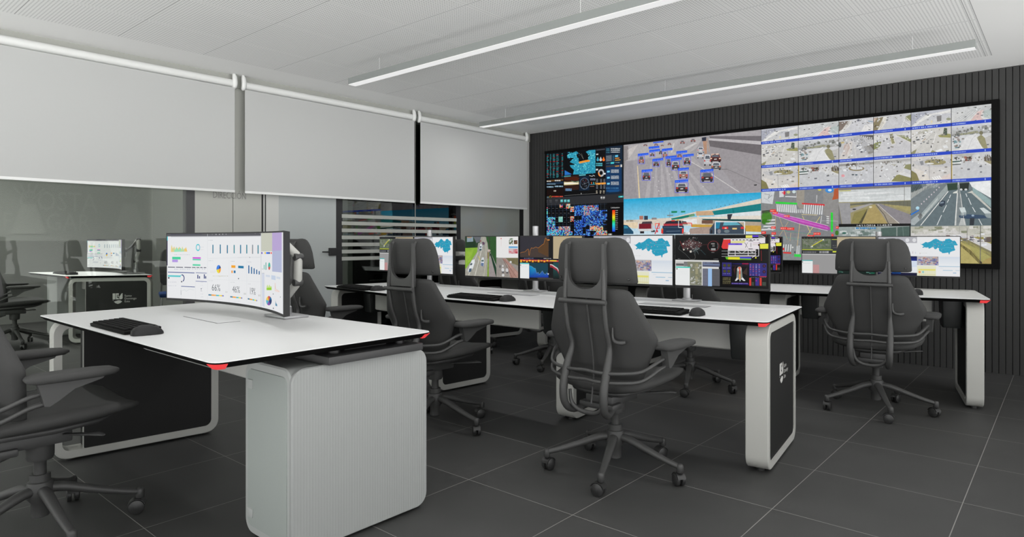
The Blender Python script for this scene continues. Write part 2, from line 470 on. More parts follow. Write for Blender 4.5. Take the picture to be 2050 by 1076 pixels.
    for y in (535, 650, 762):
        p.q(1218, y, 1270, y + 34, (110, 196, 232))
        for k in range(5): p.marks(1292, y - 22 + k * 13, 1442, y - 14 + k * 13, 11, (196, 202, 206), .85)
    p.marks(1205, 850, 1440, 872, 8, (70, 130, 180), .6)
    for _ in range(30): p.q(1205 + p.r.random() * 250, 890 + p.r.random() * 40, 1240 + p.r.random() * 220, 896 + p.r.random() * 40, (30, 76, 126))
    return p

def pic_heatmap():
    z0 = wall_xz(1094, 396.5)[1]
    p = wall_pic(VX0, z0, XA, VZ1, C2, 9); p.ur(0, 0, 1, 1, (4, 4, 6)).up()
    p.ur(0, 0, 1, .135, (44, 45, 49)); p.up()
    for x in (420, 500, 575):
        p.q(x, 225, x + 55, 285, (84, 178, 180)); p.up(); p.marks(x + 5, 240, x + 50, 258, 3, (170, 226, 226)); p.L -= 1
    for x, y in ((75, 245), (175, 235), (305, 230)): p.marks(x, y, x + 55, y + 16, 3, (120, 122, 124)); p.marks(x, y + 36, x + 50, y + 50, 3, (96, 98, 100))
    for x in (1330, 1385): p.q(x, 160, x + 40, 200, (190, 190, 190))
    p.marks(1340, 205, 1425, 222, 6, (120, 120, 120)); p.q(1735, 145, 1845, 180, (30, 170, 176)); p.up(); p.q(1775, 152, 1815, 172, (150, 226, 226))
    X0, X1, Y0, Y1 = 62, 1475, 330, 1025
    blue = [(30, 60, 150), (40, 96, 200), (70, 150, 214), (22, 40, 110), (56, 120, 210), (110, 170, 220), (30, 70, 180), (16, 22, 60), (20, 30, 80), (12, 14, 30)]
    hot = [(220, 150, 140), (226, 100, 60), (236, 200, 110), (110, 200, 160), (210, 60, 80), (150, 190, 210), (240, 170, 120), (60, 90, 160), (40, 40, 60)]
    cool = [(60, 150, 214), (90, 210, 220), (40, 90, 190), (226, 110, 120), (120, 220, 190), (30, 60, 140), (110, 180, 220), (20, 30, 80), (14, 16, 40)]
    def area(x0, y0, x1, y1, pal, k=15):
        a, b = p.st((x0, y0 + 25)); c = p.st((x1, y0))[0]; d = p.st((x0, y1 + 25))[1]; p.mosaic(a, b, c, d, max(1, int((x1 - x0) / 20)), max(1, int((y1 - y0) / 20)), pal)
    area(62, 380, 130, 1020, cool); area(130, 600, 300, 810, cool); area(130, 815, 640, 1025, cool); area(375, 815, 640, 900, hot); area(545, 300, 640, 430, hot)
    area(400, 315, 470, 380, hot); area(640, 360, 725, 480, hot); area(640, 580, 725, 700, hot); area(375, 590, 470, 710, [(150, 206, 190), (120, 190, 180)])
    area(730, 340, 1090, 590, blue); area(950, 340, 1085, 560, hot); area(1090, 330, 1280, 450, hot + blue); area(1090, 450, 1475, 800, blue); area(730, 590, 1090, 930, blue)
    area(1085, 795, 1385, 910, hot); area(1230, 905, 1475, 1025, hot); area(730, 930, 1230, 1025, blue); area(520, 900, 600, 1025, hot); area(600, 920, 690, 1020, cool)
    p.up()
    for (x0, y0, x1, y1) in ((735, 595, 900, 690), (645, 790, 720, 915), (920, 850, 1000, 1000), (1095, 930, 1180, 1025), (1390, 690, 1475, 790), (1385, 800, 1475, 905), (1000, 820, 1080, 900), (1290, 330, 1475, 440), (1380, 490, 1470, 550), (560, 430, 630, 490)): p.q(x0, y0, x1, y1, (8, 9, 12))
    p.up()
    for i in range(17):
        x = 130 + i * 86
        if x < 1475: p.q(x - 1.5, 310, x + 1.5, 1025, (66, 84, 104))
    for y in (385, 490, 585, 710, 800, 910): p.q(62, y - 1.2, 1475, y + 1.2, (60, 76, 96))
    for x in range(160, 640, 88):
        for y in (420, 530, 625, 735): p.marks(x - 14, y, x + 26, y + 9, 3, (112, 112, 118), .7)
    for x in (1120, 1210, 1300, 1400):
        for y in (590, 710): p.marks(x - 10, y, x + 46, y + 12, 3, (110, 130, 180), .8)
    p.text('Utilization', 1562, 425, 1760, 388, (215, 215, 215))
    stops = [(232, 30, 24), (245, 120, 20), (232, 220, 40), (60, 205, 40), (40, 214, 200), (40, 150, 230), (30, 50, 220)]
    for i in range(6):
        a, b = p.st((1595, 465 + i * 81)); c, d = p.st((1658, 465 + (i + 1) * 81)); p.ug(a, b, c, d, stops[i], stops[i + 1])
    for i in range(10): p.marks(1668, 465 + i * 47, 1722, 482 + i * 47, 3, (150, 150, 150), .9)
    return p

def pic_highway():
    p = wall_pic(XA, VZ0, XB, ZA, C3, 3); p.tex = .55; p.ur(0, 0, 1, 1, (158, 154, 158)).up()
    p.p([(20, 235), (1180, 100), (1060, 280), (960, 330), (420, 410), (60, 450)], (176, 172, 173)); p.p([(20, 560), (60, 450), (150, 445), (230, 980), (20, 1000)], (150, 146, 150)); p.up()
    p.p([(20, 240), (90, 230), (110, 420), (50, 450), (20, 620)], (140, 134, 134)); p.p([(80, 290), (230, 215), (110, 400), (90, 440)], (196, 190, 188))
    p.p([(820, 160), (1080, 180), (980, 330), (1180, 560), (960, 430), (740, 300)], (168, 164, 166)); p.up()
    for k, (a, b, c, d) in enumerate(((330, 400, 350, 380), (450, 520, 425, 440), (560, 640, 500, 520), (690, 760, 560, 590), (840, 930, 640, 670), (1030, 1130, 720, 760), (1240, 1330, 800, 830))):
        p.p([(a, 990), (b, 985), (d + 60, 500), (c + 60, 500)], (172, 168, 171))
    p.p([(245, 985), (262, 985), (229, 520), (220, 520)], (226, 204, 158)); p.p([(700, 330), (724, 326), (760, 190), (742, 196)], (206, 202, 200)); p.p([(880, 270), (930, 290), (1090, 190), (1060, 185)], (196, 193, 192))
    p.line([(985, 455), (1160, 555), (1690, 900)], 9, (206, 203, 201)); p.line([(960, 730), (1060, 930)], 30, (176, 172, 172))
    for x, y in ((530, 740), (505, 820), (530, 880), (555, 935), (655, 600), (690, 640), (720, 685), (1170, 820), (450, 690)): p.ell(x, y, 9, 7, (206, 204, 203), 8)
    p.up().p([(1255, 120), (2006, 10), (2006, 890), (1700, 900), (1430, 560), (1260, 400)], (152, 147, 150)); p.up()
    p.p([(1200, 90), (2006, 5), (2006, 90), (1300, 92)], (166, 161, 164)); p.p([(1255, 92), (2006, 88), (2006, 165), (1270, 122)], (112, 107, 111)); p.p([(1250, 122), (2006, 165), (2006, 216), (1255, 152)], (186, 182, 184)); p.p([(1250, 152), (2006, 216), (2006, 366), (1270, 240)], (106, 101, 104))
    p.line([(1500, 560), (1990, 780)], 8, (128, 124, 126)); p.p([(1900, 790), (1945, 785), (1940, 805), (1905, 805)], (50, 48, 50)); p.line([(1430, 570), (1530, 570)], 10, (120, 116, 118))
    p.p([(1150, 112), (1215, 104), (1212, 160), (1155, 165)], (46, 50, 66)); p.p([(1165, 165), (1222, 160), (1225, 345), (1190, 350)], (178, 140, 116)); p.line([(1225, 120), (1260, 320)], 22, (168, 150, 140))
    W = (222, 223, 226)
    p.car(1085, 250, 1185, 330, (176, 178, 182), W); p.car(1080, 320, 1180, 412, (196, 197, 200), W, (226, 160, 120)); p.car(1180, 360, 1285, 520, (186, 186, 190), W)
    p.car(1265, 350, 1430, 470, (70, 34, 34), (110, 40, 40), (240, 190, 160)); p.car(1285, 470, 1430, 580, (86, 84, 88), W, (220, 120, 90)); p.up(); p.q(1290, 350, 1330, 375, (250, 210, 180)); p.q(1350, 346, 1392, 372, (250, 214, 190)); p.L -= 1
    for b in ((660, 185, 712, 222), (838, 155, 905, 205), (990, 130, 1060, 178), (560, 213, 602, 238), (310, 206, 366, 236), (465, 196, 520, 230)): p.car(*b, (126, 96, 92), (176, 160, 156))
    p.car(535, 300, 580, 355, (60, 64, 60), (96, 96, 96)); p.L += 3
    boxes = ((235, 380, 325, 490, '61'), (400, 325, 475, 388, '58'), (445, 455, 540, 532, '65'), (580, 310, 660, 402, '63'), (635, 418, 710, 532, '67'), (712, 448, 832, 582, '54'), (790, 345, 872, 402, '66'), (885, 392, 992, 508, '57'), (290, 612, 415, 728, '72'), (815, 588, 957, 708, '69'), (1135, 612, 1318, 757, '71'), (768, 762, 955, 908, '75'))
    for i, (a, b, c, d, s) in enumerate(boxes):
        p.car(a + 8, b + 6, c - 6, d - 6, (58, 50, 52) if i % 3 else (150, 106, 96), (196, 196, 199) if i % 2 else (120, 118, 122)); p.L += 3
        p.frame(a, b, c, d, 6, (74, 84, 226))
        w = max(150, c - a); p.q(a - 6, b - 34, a + w, b, (40, 90, 226)); p.up(); p.text(s + ' km/h', a + 2, b - 7, a + w - 8, b - 28, (150, 190, 250)); p.L -= 4
    p.tex = 0.0; p.L += 5; p.q(385, 246, 540, 280, (40, 90, 226)); p.q(450, 178, 600, 196, (40, 90, 226)); p.up(); p.text('70 km/h', 392, 274, 532, 252, (150, 190, 250))
    return p

def pic_overpass():
    p = wall_pic(XA, ZA, XB, VZ1, C4, 4); p.tex = .55; p.ug(0, 0, 1, .33, (20, 164, 210), (128, 196, 224)); p.ug(0, .33, 1, .68, (128, 196, 224), (212, 224, 230)); p.ur(0, .68, 1, 1, (206, 190, 168)); p.up()
    p.p([(25, 440), (300, 430), (760, 400), (2010, 380), (2010, 520), (25, 520)], (210, 200, 186)); p.up()
    p.p([(980, 560), (1300, 520), (1350, 640), (960, 640)], (166, 146, 136)); p.p([(1000, 500), (2010, 520), (2010, 612), (1780, 602), (1500, 545), (1000, 540)], (196, 156, 66)); p.p([(25, 480), (230, 470), (230, 560), (160, 560), (25, 510)], (222, 204, 174))
    for k in range(9): p.q(60 + k * 20 + p.r.random() * 20, 436, 76 + k * 20, 462, (120, 110, 80))
    p.q(252, 378, 308, 432, (176, 120, 104)); p.q(320, 378, 374, 436, (52, 62, 80)); p.q(430, 405, 500, 432, (140, 130, 130)); p.q(650, 365, 740, 380, (120, 130, 130)); p.q(712, 310, 795, 336, (24, 128, 84)); p.q(850, 310, 912, 330, (24, 128, 84)); p.line([(690, 320), (690, 400)], 6, (120, 130, 140))
    p.p([(880, 432), (1080, 420), (1082, 492), (900, 490)], (226, 226, 226)); p.p([(1110, 390), (2010, 372), (2010, 432), (1130, 420)], (220, 213, 201)); p.p([(1330, 368), (2010, 300), (2010, 374), (1340, 380)], (214, 220, 222)); p.p([(1140, 420), (2010, 430), (2010, 468), (1170, 436)], (22, 74, 74)); p.p([(1160, 436), (2010, 470), (2010, 520), (1200, 500)], (176, 160, 140)); p.up()
    p.p([(540, 445), (700, 408), (1060, 318), (1060, 345), (720, 435)], (214, 206, 194)); p.p([(1060, 316), (1290, 290), (2010, 126), (2010, 204), (1310, 312), (1065, 372)], (216, 206, 190)); p.up()
    p.p([(705, 416), (1040, 346), (1052, 376), (860, 420), (720, 436)], (24, 122, 108)); p.p([(960, 372), (1040, 348), (1052, 376), (970, 396)], (130, 170, 120)); p.p([(1296, 310), (2010, 198), (2010, 302), (1332, 366)], (18, 124, 128)); p.p([(1590, 265), (1600, 264), (1612, 340), (1602, 341)], (12, 96, 100))
    p.p([(1065, 312), (1306, 306), (1328, 370), (1070, 376)], (198, 164, 130)); p.p([(1084, 376), (1108, 376), (1116, 500), (1078, 500)], (214, 204, 192)); p.p([(1516, 356), (1592, 350), (1562, 436), (1524, 436)], (50, 52, 62)); p.q(1150, 440, 1310, 490, (110, 80, 66)); p.up()
    for k in range(10): p.ell(1300 + k * 62, 268 - k * 14, 10, 4, (90, 80, 70), 6)
    # vehicles
    p.p([(25, 506), (80, 512), (110, 545), (166, 606), (166, 640), (25, 640)], (34, 76, 104)); p.p([(30, 520), (76, 526), (96, 556), (30, 560)], (60, 150, 180))
    p.p([(296, 462), (430, 456), (440, 495), (280, 498)], (70, 62, 70)); p.q(244, 492, 424, 566, (118, 30, 44)); p.q(232, 470, 246, 590, (214, 214, 214)); p.q(424, 480, 448, 580, (196, 190, 190)); p.q(246, 566, 450, 600, (206, 206, 206)); p.q(262, 600, 320, 632, (40, 38, 42)); p.q(420, 585, 476, 612, (44, 42, 46))
    p.p([(640, 458), (700, 448), (850, 446), (866, 492), (610, 496)], (44, 44, 54)); p.q(712, 440, 764, 458, (206, 50, 44)); p.q(790, 430, 822, 446, (220, 170, 60)); p.p([(860, 452), (925, 458), (950, 500), (870, 500)], (60, 66, 74))
    p.q(600, 490, 876, 522, (178, 58, 66)); p.q(584, 522, 890, 640, (38, 58, 80)); p.up(); p.q(566, 560, 594, 632, (220, 60, 50)); p.q(866, 560, 892, 632, (220, 60, 50)); p.q(570, 560, 592, 580, (236, 180, 60)); p.line([(640, 600), (840, 596)], 6, (110, 130, 150)); p.line([(600, 545), (880, 545)], 4, (80, 110, 130))
    p.p([(1262, 640), (1262, 570), (1300, 520), (1340, 460), (1480, 452), (1660, 452), (1730, 510), (1780, 560), (1786, 640)], (62, 74, 88)); p.up(); p.p([(1340, 470), (1420, 468), (1400, 560), (1330, 560)], (40, 128, 160)); p.p([(1470, 470), (1650, 466), (1716, 510), (1456, 516)], (96, 168, 186)); p.q(1444, 536, 1530, 568, (214, 50, 56)); p.q(1712, 536, 1756, 566, (214, 50, 56)); p.up(); p.q(1480, 546, 1510, 566, (240, 180, 160)); p.q(1590, 552, 1656, 574, (230, 200, 130)); p.ell(1400, 600, 24, 32, (130, 130, 136)); p.ell(1290, 606, 14, 30, (40, 40, 46)); p.ell(1510, 600, 40, 24, (110, 124, 130))
    p.frame(1344, 462, 1766, 660, 14, (226, 230, 232)); p.frame(482, 488, 540, 560, 10, (232, 84, 74)); p.line([(880, 482), (1004, 482), (1004, 530)], 12, (232, 84, 74)); p.line([(816, 450), (816, 545), (870, 545)], 8, (226, 230, 232)); p.line([(500, 600), (520, 600)], 30, (206, 50, 60)); p.line([(476, 640), (540, 480)], 14, (196, 60, 64))
    return p

G0, G1, G2 = (196, 195, 196), (208, 207, 205), (180, 180, 182)
GRASS, GRASS2 = (140, 136, 92), (124, 118, 80)
def feed_bridge(p):
    p.ug(0, 0, 1, 1, (186, 188, 196), (206, 205, 203)); p.up()
    p.p([(478, 165), (700, 130), (640, 160), (560, 210), (500, 280), (478, 300)], (166, 168, 180)); p.p([(500, 290), (640, 175), (925, 110), (925, 150), (720, 170), (560, 270), (520, 310)], (222, 221, 218)); p.p([(590, 300), (925, 235), (925, 270), (640, 312)], (214, 212, 204)); p.up()
    p.p([(765, 185), (820, 175), (818, 240), (770, 248)], (126, 124, 124)); p.p([(560, 260), (680, 215), (690, 235), (590, 290)], (196, 197, 198)); p.ell(900, 218, 26, 16, (150, 152, 130)); p.q(626, 280, 640, 300, (60, 60, 60)); p.q(700, 235, 716, 262, (220, 206, 170)); p.line([(540, 290), (700, 190), (925, 140)], 5, (190, 190, 188))
def feed_fork(p):
    p.ug(0, 0, 1, 1, (196, 198, 198), (212, 211, 209)); p.up()
    p.p([(935, 250), (1160, 110), (1384, 60), (1384, 110), (1220, 140), (1080, 255), (935, 275)], (188, 190, 190)); p.up(); p.p([(1140, 250), (1230, 130), (1300, 112), (1270, 200), (1300, 235)], (212, 186, 182)); p.p([(1290, 130), (1384, 100), (1384, 225), (1300, 190)], (176, 186, 184)); p.up()
    for k in range(5): p.line([(960 + k * 46, 250 - k * 6), (1110 + k * 40, 150 - k * 12)], 4, (222, 221, 219))
    p.line([(1284, 120), (1270, 190), (1330, 232)], 6, (228, 226, 220)); p.line([(1320, 150), (1378, 205)], 4, (212, 214, 212))
def feed_curve(p):
    p.ur(0, 0, 1, 1, (196, 196, 198)); p.up()
    p.p([(52, 205), (160, 195), (150, 260), (95, 345), (52, 356)], (134, 124, 96)); p.p([(160, 195), (196, 190), (190, 260), (120, 350), (92, 348)], (216, 213, 205)); p.p([(415, 190), (472, 165), (472, 240), (440, 235), (412, 208)], (134, 136, 100)); p.p([(52, 210), (90, 205), (52, 260)], (222, 196, 186)); p.up()
    p.line([(405, 215), (360, 330)], 6, (232, 232, 230)); p.line([(400, 240), (470, 290)], 7, (222, 221, 219)); p.line([(280, 195), (360, 290)], 3, (180, 180, 183)); p.line([(420, 200), (472, 250)], 7, (218, 214, 204))
    for k in range(8): p.ell(180 - k * 8, 215 + k * 17, 5, 5, (176, 166, 146), 6)
    p.line([(80, 285), (62, 310)], 12, (90, 80, 66))
def feed_ramp(p):
    p.ur(0, 0, 1, 1, (200, 200, 203)); p.up()
    p.p([(902, 250), (1030, 240), (1000, 300), (905, 360)], (124, 112, 104)); p.p([(1010, 240), (1060, 236), (1020, 300), (930, 380), (905, 384)], (216, 214, 210)); p.p([(1190, 290), (1292, 270), (1292, 350), (1150, 372)], (222, 220, 218)); p.up()
    p.line([(1040, 250), (960, 350)], 4, (176, 176, 178)); p.line([(1190, 250), (1270, 330)], 4, (182, 182, 186)); p.line([(1235, 240), (1290, 250)], 8, (110, 140, 160)); p.q(1110, 222, 1136, 246, (104, 104, 116))
def feed_junction(p):
    p.ur(0, 0, 1, 1, (200, 198, 193)); p.up()
    p.p([(478, 340), (640, 330), (740, 350), (620, 470), (480, 600)], (208, 206, 202)); p.p([(545, 375), (640, 340), (680, 352), (560, 390)], (146, 146, 112)); p.p([(780, 405), (860, 380), (925, 388), (925, 430), (800, 424)], (150, 148, 96)); p.p([(478, 590), (540, 560), (520, 610), (478, 620)], (140, 138, 104)); p.p([(690, 600), (720, 570), (770, 600)], (140, 138, 104)); p.up()
    p.p([(836, 400), (850, 318), (884, 322), (884, 400)], (74, 88, 74)); p.line([(760, 380), (690, 600)], 9, (222, 220, 218)); p.line([(540, 590), (740, 350)], 4, (186, 184, 180)); p.line([(478, 430), (600, 370)], 5, (170, 168, 164)); p.line([(640, 440), (600, 470)], 10, (176, 156, 134))
    p.scatter(.02, .12, .6, .55, 26, [(226, 226, 226), (120, 124, 126), (90, 92, 96), (176, 174, 170)], .045, .03)
    p.up(); p.p([(750, 575), (820, 555), (836, 575), (770, 595)], (226, 228, 228)); p.p([(830, 520), (880, 516), (900, 545), (850, 550)], (220, 222, 222)); p.q(698, 520, 710, 545, (60, 60, 60)); p.p([(870, 575), (905, 568), (905, 590), (868, 594)], (96, 110, 100))
def feed_avenue(p):
    p.ur(0, 0, 1, 1, (204, 205, 206)); p.up()
    p.ug(0, 0, 1, .36, (206, 208, 212), (160, 160, 158)); p.up(); p.scatter(0, .08, 1, .36, 60, [(128, 128, 124), (150, 150, 146), (176, 178, 176), (104, 108, 102)], .05, .06); p.up()
    p.p([(1010, 390), (1220, 350), (1250, 372), (1050, 400)], (150, 150, 124)); p.p([(1010, 575), (1100, 420), (1210, 380), (1230, 420), (1250, 500), (1310, 560), (1180, 580)], (216, 216, 216)); p.p([(1215, 430), (1270, 395), (1310, 430), (1345, 555), (1290, 555)], (146, 142, 108)); p.p([(1310, 430), (1384, 400), (1384, 550), (1345, 555)], (186, 184, 180)); p.up()
    p.line([(1110, 580), (1170, 440), (1220, 390)], 7, (196, 196, 197)); p.line([(1212, 430), (1290, 560)], 8, (228, 227, 222)); p.ell(1270, 375, 22, 22, (120, 116, 90)); p.scatter(.02, .35, .24, .8, 26, [(120, 150, 156), (86, 92, 98), (206, 208, 208), (140, 128, 120)], .06, .045)
def feed_merge(p):
    p.ur(0, 0, 1, 1, (196, 195, 197)); p.up()
    p.p([(52, 500), (110, 470), (138, 480), (120, 530), (52, 570)], (132, 136, 88)); p.p([(52, 410), (110, 400), (60, 500)], (214, 213, 210)); p.p([(225, 395), (270, 380), (272, 440), (292, 490), (260, 502)], (150, 146, 112)); p.p([(300, 395), (400, 400), (472, 440), (472, 480), (420, 455)], (142, 144, 104)); p.ug(0, .1, 1, .22, (214, 214, 214), (202, 201, 201)); p.up()
    p.line([(228, 400), (256, 504), (300, 498), (276, 430)], 6, (220, 216, 204)); p.line([(300, 400), (420, 462), (472, 490)], 6, (218, 214, 206)); p.line([(150, 470), (120, 540), (60, 590)], 6, (214, 212, 206)); p.scatter(.02, .15, .18, .5, 12, [(226, 228, 228), (110, 116, 122)], .06, .035); p.scatter(.42, .1, .55, .3, 8, [(96, 90, 76)], .03, .04)
def feed_jam(p):
    p.ur(0, 0, 1, 1, (190, 189, 190)); p.up()
    p.p([(905, 670), (960, 560), (1020, 470), (1060, 480), (1040, 590), (980, 680)], (206, 200, 196)); p.p([(960, 520), (1010, 490), (1030, 540), (980, 640), (950, 600)], (186, 166, 158)); p.p([(1060, 430), (1140, 400), (1292, 560), (1292, 640), (1230, 620)], (176, 176, 178)); p.p([(1180, 530), (1292, 505), (1292, 600), (1240, 615)], (120, 116, 104)); p.ell(1270, 545, 30, 40, (96, 88, 84)); p.ell(915, 510, 16, 30, (86, 92, 92)); p.p([(925, 480), (960, 470), (965, 490), (925, 500)], (206, 186, 120)); p.up()
    p.p([(1135, 402), (1292, 400), (1292, 452), (1150, 420)], (92, 88, 86)); p.up()
    for k in range(6): p.q(1150 + k * 23, 408 + k * 4, 1166 + k * 23, 424 + k * 4, (196, 196, 196))
    for k in range(28):
        t = p.r.random(); x = 1030 + t * 120 + p.r.random() * 60; y = 440 + t * 150; p.q(x, y, x + 12 + t * 14, y + 8 + t * 10, p.r.choice([(226, 227, 230), (120, 124, 132), (90, 92, 98), (206, 206, 208)]))
    p.line([(1075, 500), (1090, 600), (1100, 660)], 6, (216, 214, 210)); p.line([(1020, 480), (1050, 600), (960, 690)], 5, (216, 214, 210))
def feed_roundabout(p):
    p.ur(0, 0, 1, 1, (202, 199, 196)); p.up()
    p.p([(478, 800), (540, 840), (570, 925), (478, 940)], (128, 122, 78)); p.p([(500, 770), (640, 820), (700, 915), (580, 925)], (214, 208, 200)); p.p([(490, 700), (925, 660), (925, 760), (700, 760), (540, 740)], (190, 189, 190)); p.p([(760, 900), (925, 830), (925, 905), (800, 915)], (212, 198, 192)); p.up()
    p.ell(750, 706, 122, 32, (150, 142, 104), 20); p.up(); p.ell(690, 722, 45, 8, (222, 222, 220), 12); p.scatter(.42, .1, .8, .24, 10, [(92, 88, 66), (110, 104, 80)], .03, .07); p.p([(570, 700), (610, 690), (620, 735), (590, 745)], (140, 142, 146))
    for k in range(4): p.p([(710 + k * 24, 880 - k * 6), (724 + k * 24, 876 - k * 6), (756 + k * 24, 910 - k * 3), (738 + k * 24, 912 - k * 3)], (232, 232, 230))
    p.line([(680, 740), (684, 910)], 4, (140, 140, 142)); p.line([(610, 690), (680, 670)], 8, (172, 170, 168)); p.q(728, 820, 742, 835, (150, 146, 140))
def feed_bus(p):
    p.ur(0, 0, 1, 1, (194, 195, 197)); p.up()
    p.p([(1190, 640), (1240, 610), (1300, 690), (1384, 735), (1384, 760), (1180, 700)], (206, 206, 206)); p.p([(1300, 690), (1384, 690), (1384, 730), (1330, 715)], (150, 142, 110)); p.p([(940, 620), (1070, 612), (1200, 608), (1100, 690), (1080, 660)], (176, 174, 170)); p.up()
    p.scatter(.0, .1, .15, .3, 14, [(90, 92, 90), (200, 202, 204), (110, 104, 96)], .05, .08); p.scatter(.32, .1, .52, .28, 30, [(86, 70, 60), (150, 100, 90), (176, 172, 166), (70, 64, 56)], .035, .06); p.scatter(.8, .1, 1, .32, 34, [(78, 70, 62), (96, 88, 78), (120, 112, 100)], .02, .09); p.up()
    p.p([(940, 690), (1030, 684), (1046, 715), (1030, 735), (940, 740)], (214, 218, 216)); p.up(); p.p([(942, 696), (1026, 690), (1034, 704), (942, 712)], (60, 84, 80)); p.p([(942, 730), (1040, 724), (1040, 734), (942, 742)], (70, 76, 74))
    p.line([(1310, 700), (1384, 742)], 6, (222, 220, 214)); p.line([(1205, 660), (1240, 690)], 4, (176, 176, 178)); p.line([(938, 600), (938, 905)], 7, (206, 176, 70))
def feed_circle(p):
    p.ur(0, 0, 1, 1, (192, 193, 196)); p.up(); p.ug(0, .08, 1, .16, (120, 116, 112), (170, 168, 166)); p.up()
    p.ell(1102, 780, 90, 28, (140, 128, 100), 20); p.up(); p.ell(1102, 774, 70, 20, (206, 208, 210), 20); p.up(); p.line([(1102, 700), (1102, 790)], 4, (120, 120, 126)); p.line([(1170, 800), (1110, 940)], 6, (220, 220, 222))
    p.ell(970, 800, 22, 12, (226, 226, 228)); p.ell(950, 862, 20, 16, (214, 150, 156)); p.ell(1062, 850, 16, 8, (86, 92, 98)); p.ell(1100, 852, 16, 8, (80, 96, 104)); p.ell(1218, 826, 14, 14, (210, 210, 214)); p.q(1200, 700, 1250, 722, (150, 156, 160)); p.scatter(.1, .06, .5, .16, 12, [(96, 90, 84)], .05, .05)
def feed_island(p):
    p.ur(0, 0, 1, 1, (198, 198, 199)); p.up(); p.ug(0, .06, 1, .18, (160, 158, 154), (196, 196, 195)); p.up()
    p.p([(250, 925), (310, 855), (340, 848), (472, 885), (472, 930)], (134, 132, 86)); p.p([(395, 775), (415, 735), (472, 728), (472, 800)], (138, 138, 98)); p.p([(330, 830), (400, 820), (472, 850), (472, 880), (340, 845)], (214, 213, 212)); p.p([(230, 720), (290, 740), (320, 720), (290, 750)], (150, 146, 120)); p.up()
    p.line([(170, 845), (236, 905)], 7, (230, 230, 230)); p.line([(400, 700), (390, 800), (320, 850)], 6, (214, 210, 200)); p.line([(160, 700), (150, 830)], 4, (214, 214, 214)); p.line([(310, 850), (240, 930)], 6, (218, 214, 206)); p.scatter(.2, .08, .7, .16, 12, [(110, 96, 90), (130, 126, 122)], .05, .04); p.ell(142, 802, 8, 8, (110, 100, 96)); p.ell(320, 812, 8, 8, (120, 112, 108))

def pic_feed(kind, col, row, own, seed):
    """a camera feed in column col (0-5) and row row (0-2); own = column in which its picture was measured"""
    edges = [XB] + [wall_xz(u, 300)[0] for u in (1597.7, 1679.0, 1748.2, 1823.4, 1903.9, 1984.6)]
    crop = C5 if own == 2 else C6
    p = wall_pic(edges[own] + .004, ZR[row], edges[own + 1], ZR[row + 1], crop, seed)
    p.tex = .55; kind(p); p.up()
    p.scatter(0, .06, 1, .34, 22, [(120, 120, 116), (96, 98, 96), (222, 224, 226), (150, 146, 136)], .03, .04)
    p.scatter(.03, .3, .97, .85, 9, [(226, 228, 230), (104, 106, 112), (140, 136, 130)], .045, .035)
    p.L += 4; p.tex = 0.0
    hb = 1 - .021 / (ZR[row] - ZR[row + 1]) * 1.35
    p.ur(0, hb, 1, 1, (28, 64, 190)); p.up()
    w = .35 + .15 * ((seed * 7) % 3)
    for k in range(12): p.ur(.03 + k * w / 12, hb + (1 - hb) * .3, .03 + k * w / 12 + w / 12 * (.4 + .5 * p.r.random()), hb + (1 - hb) * .7, (150, 170, 226))
    if seed % 2: p.ur(.84, hb + (1 - hb) * .2, .86, hb + (1 - hb) * .8, (170, 190, 236))
    p.ext = (edges[col] + .004, ZR[row], edges[col + 1], ZR[row + 1])
    return p

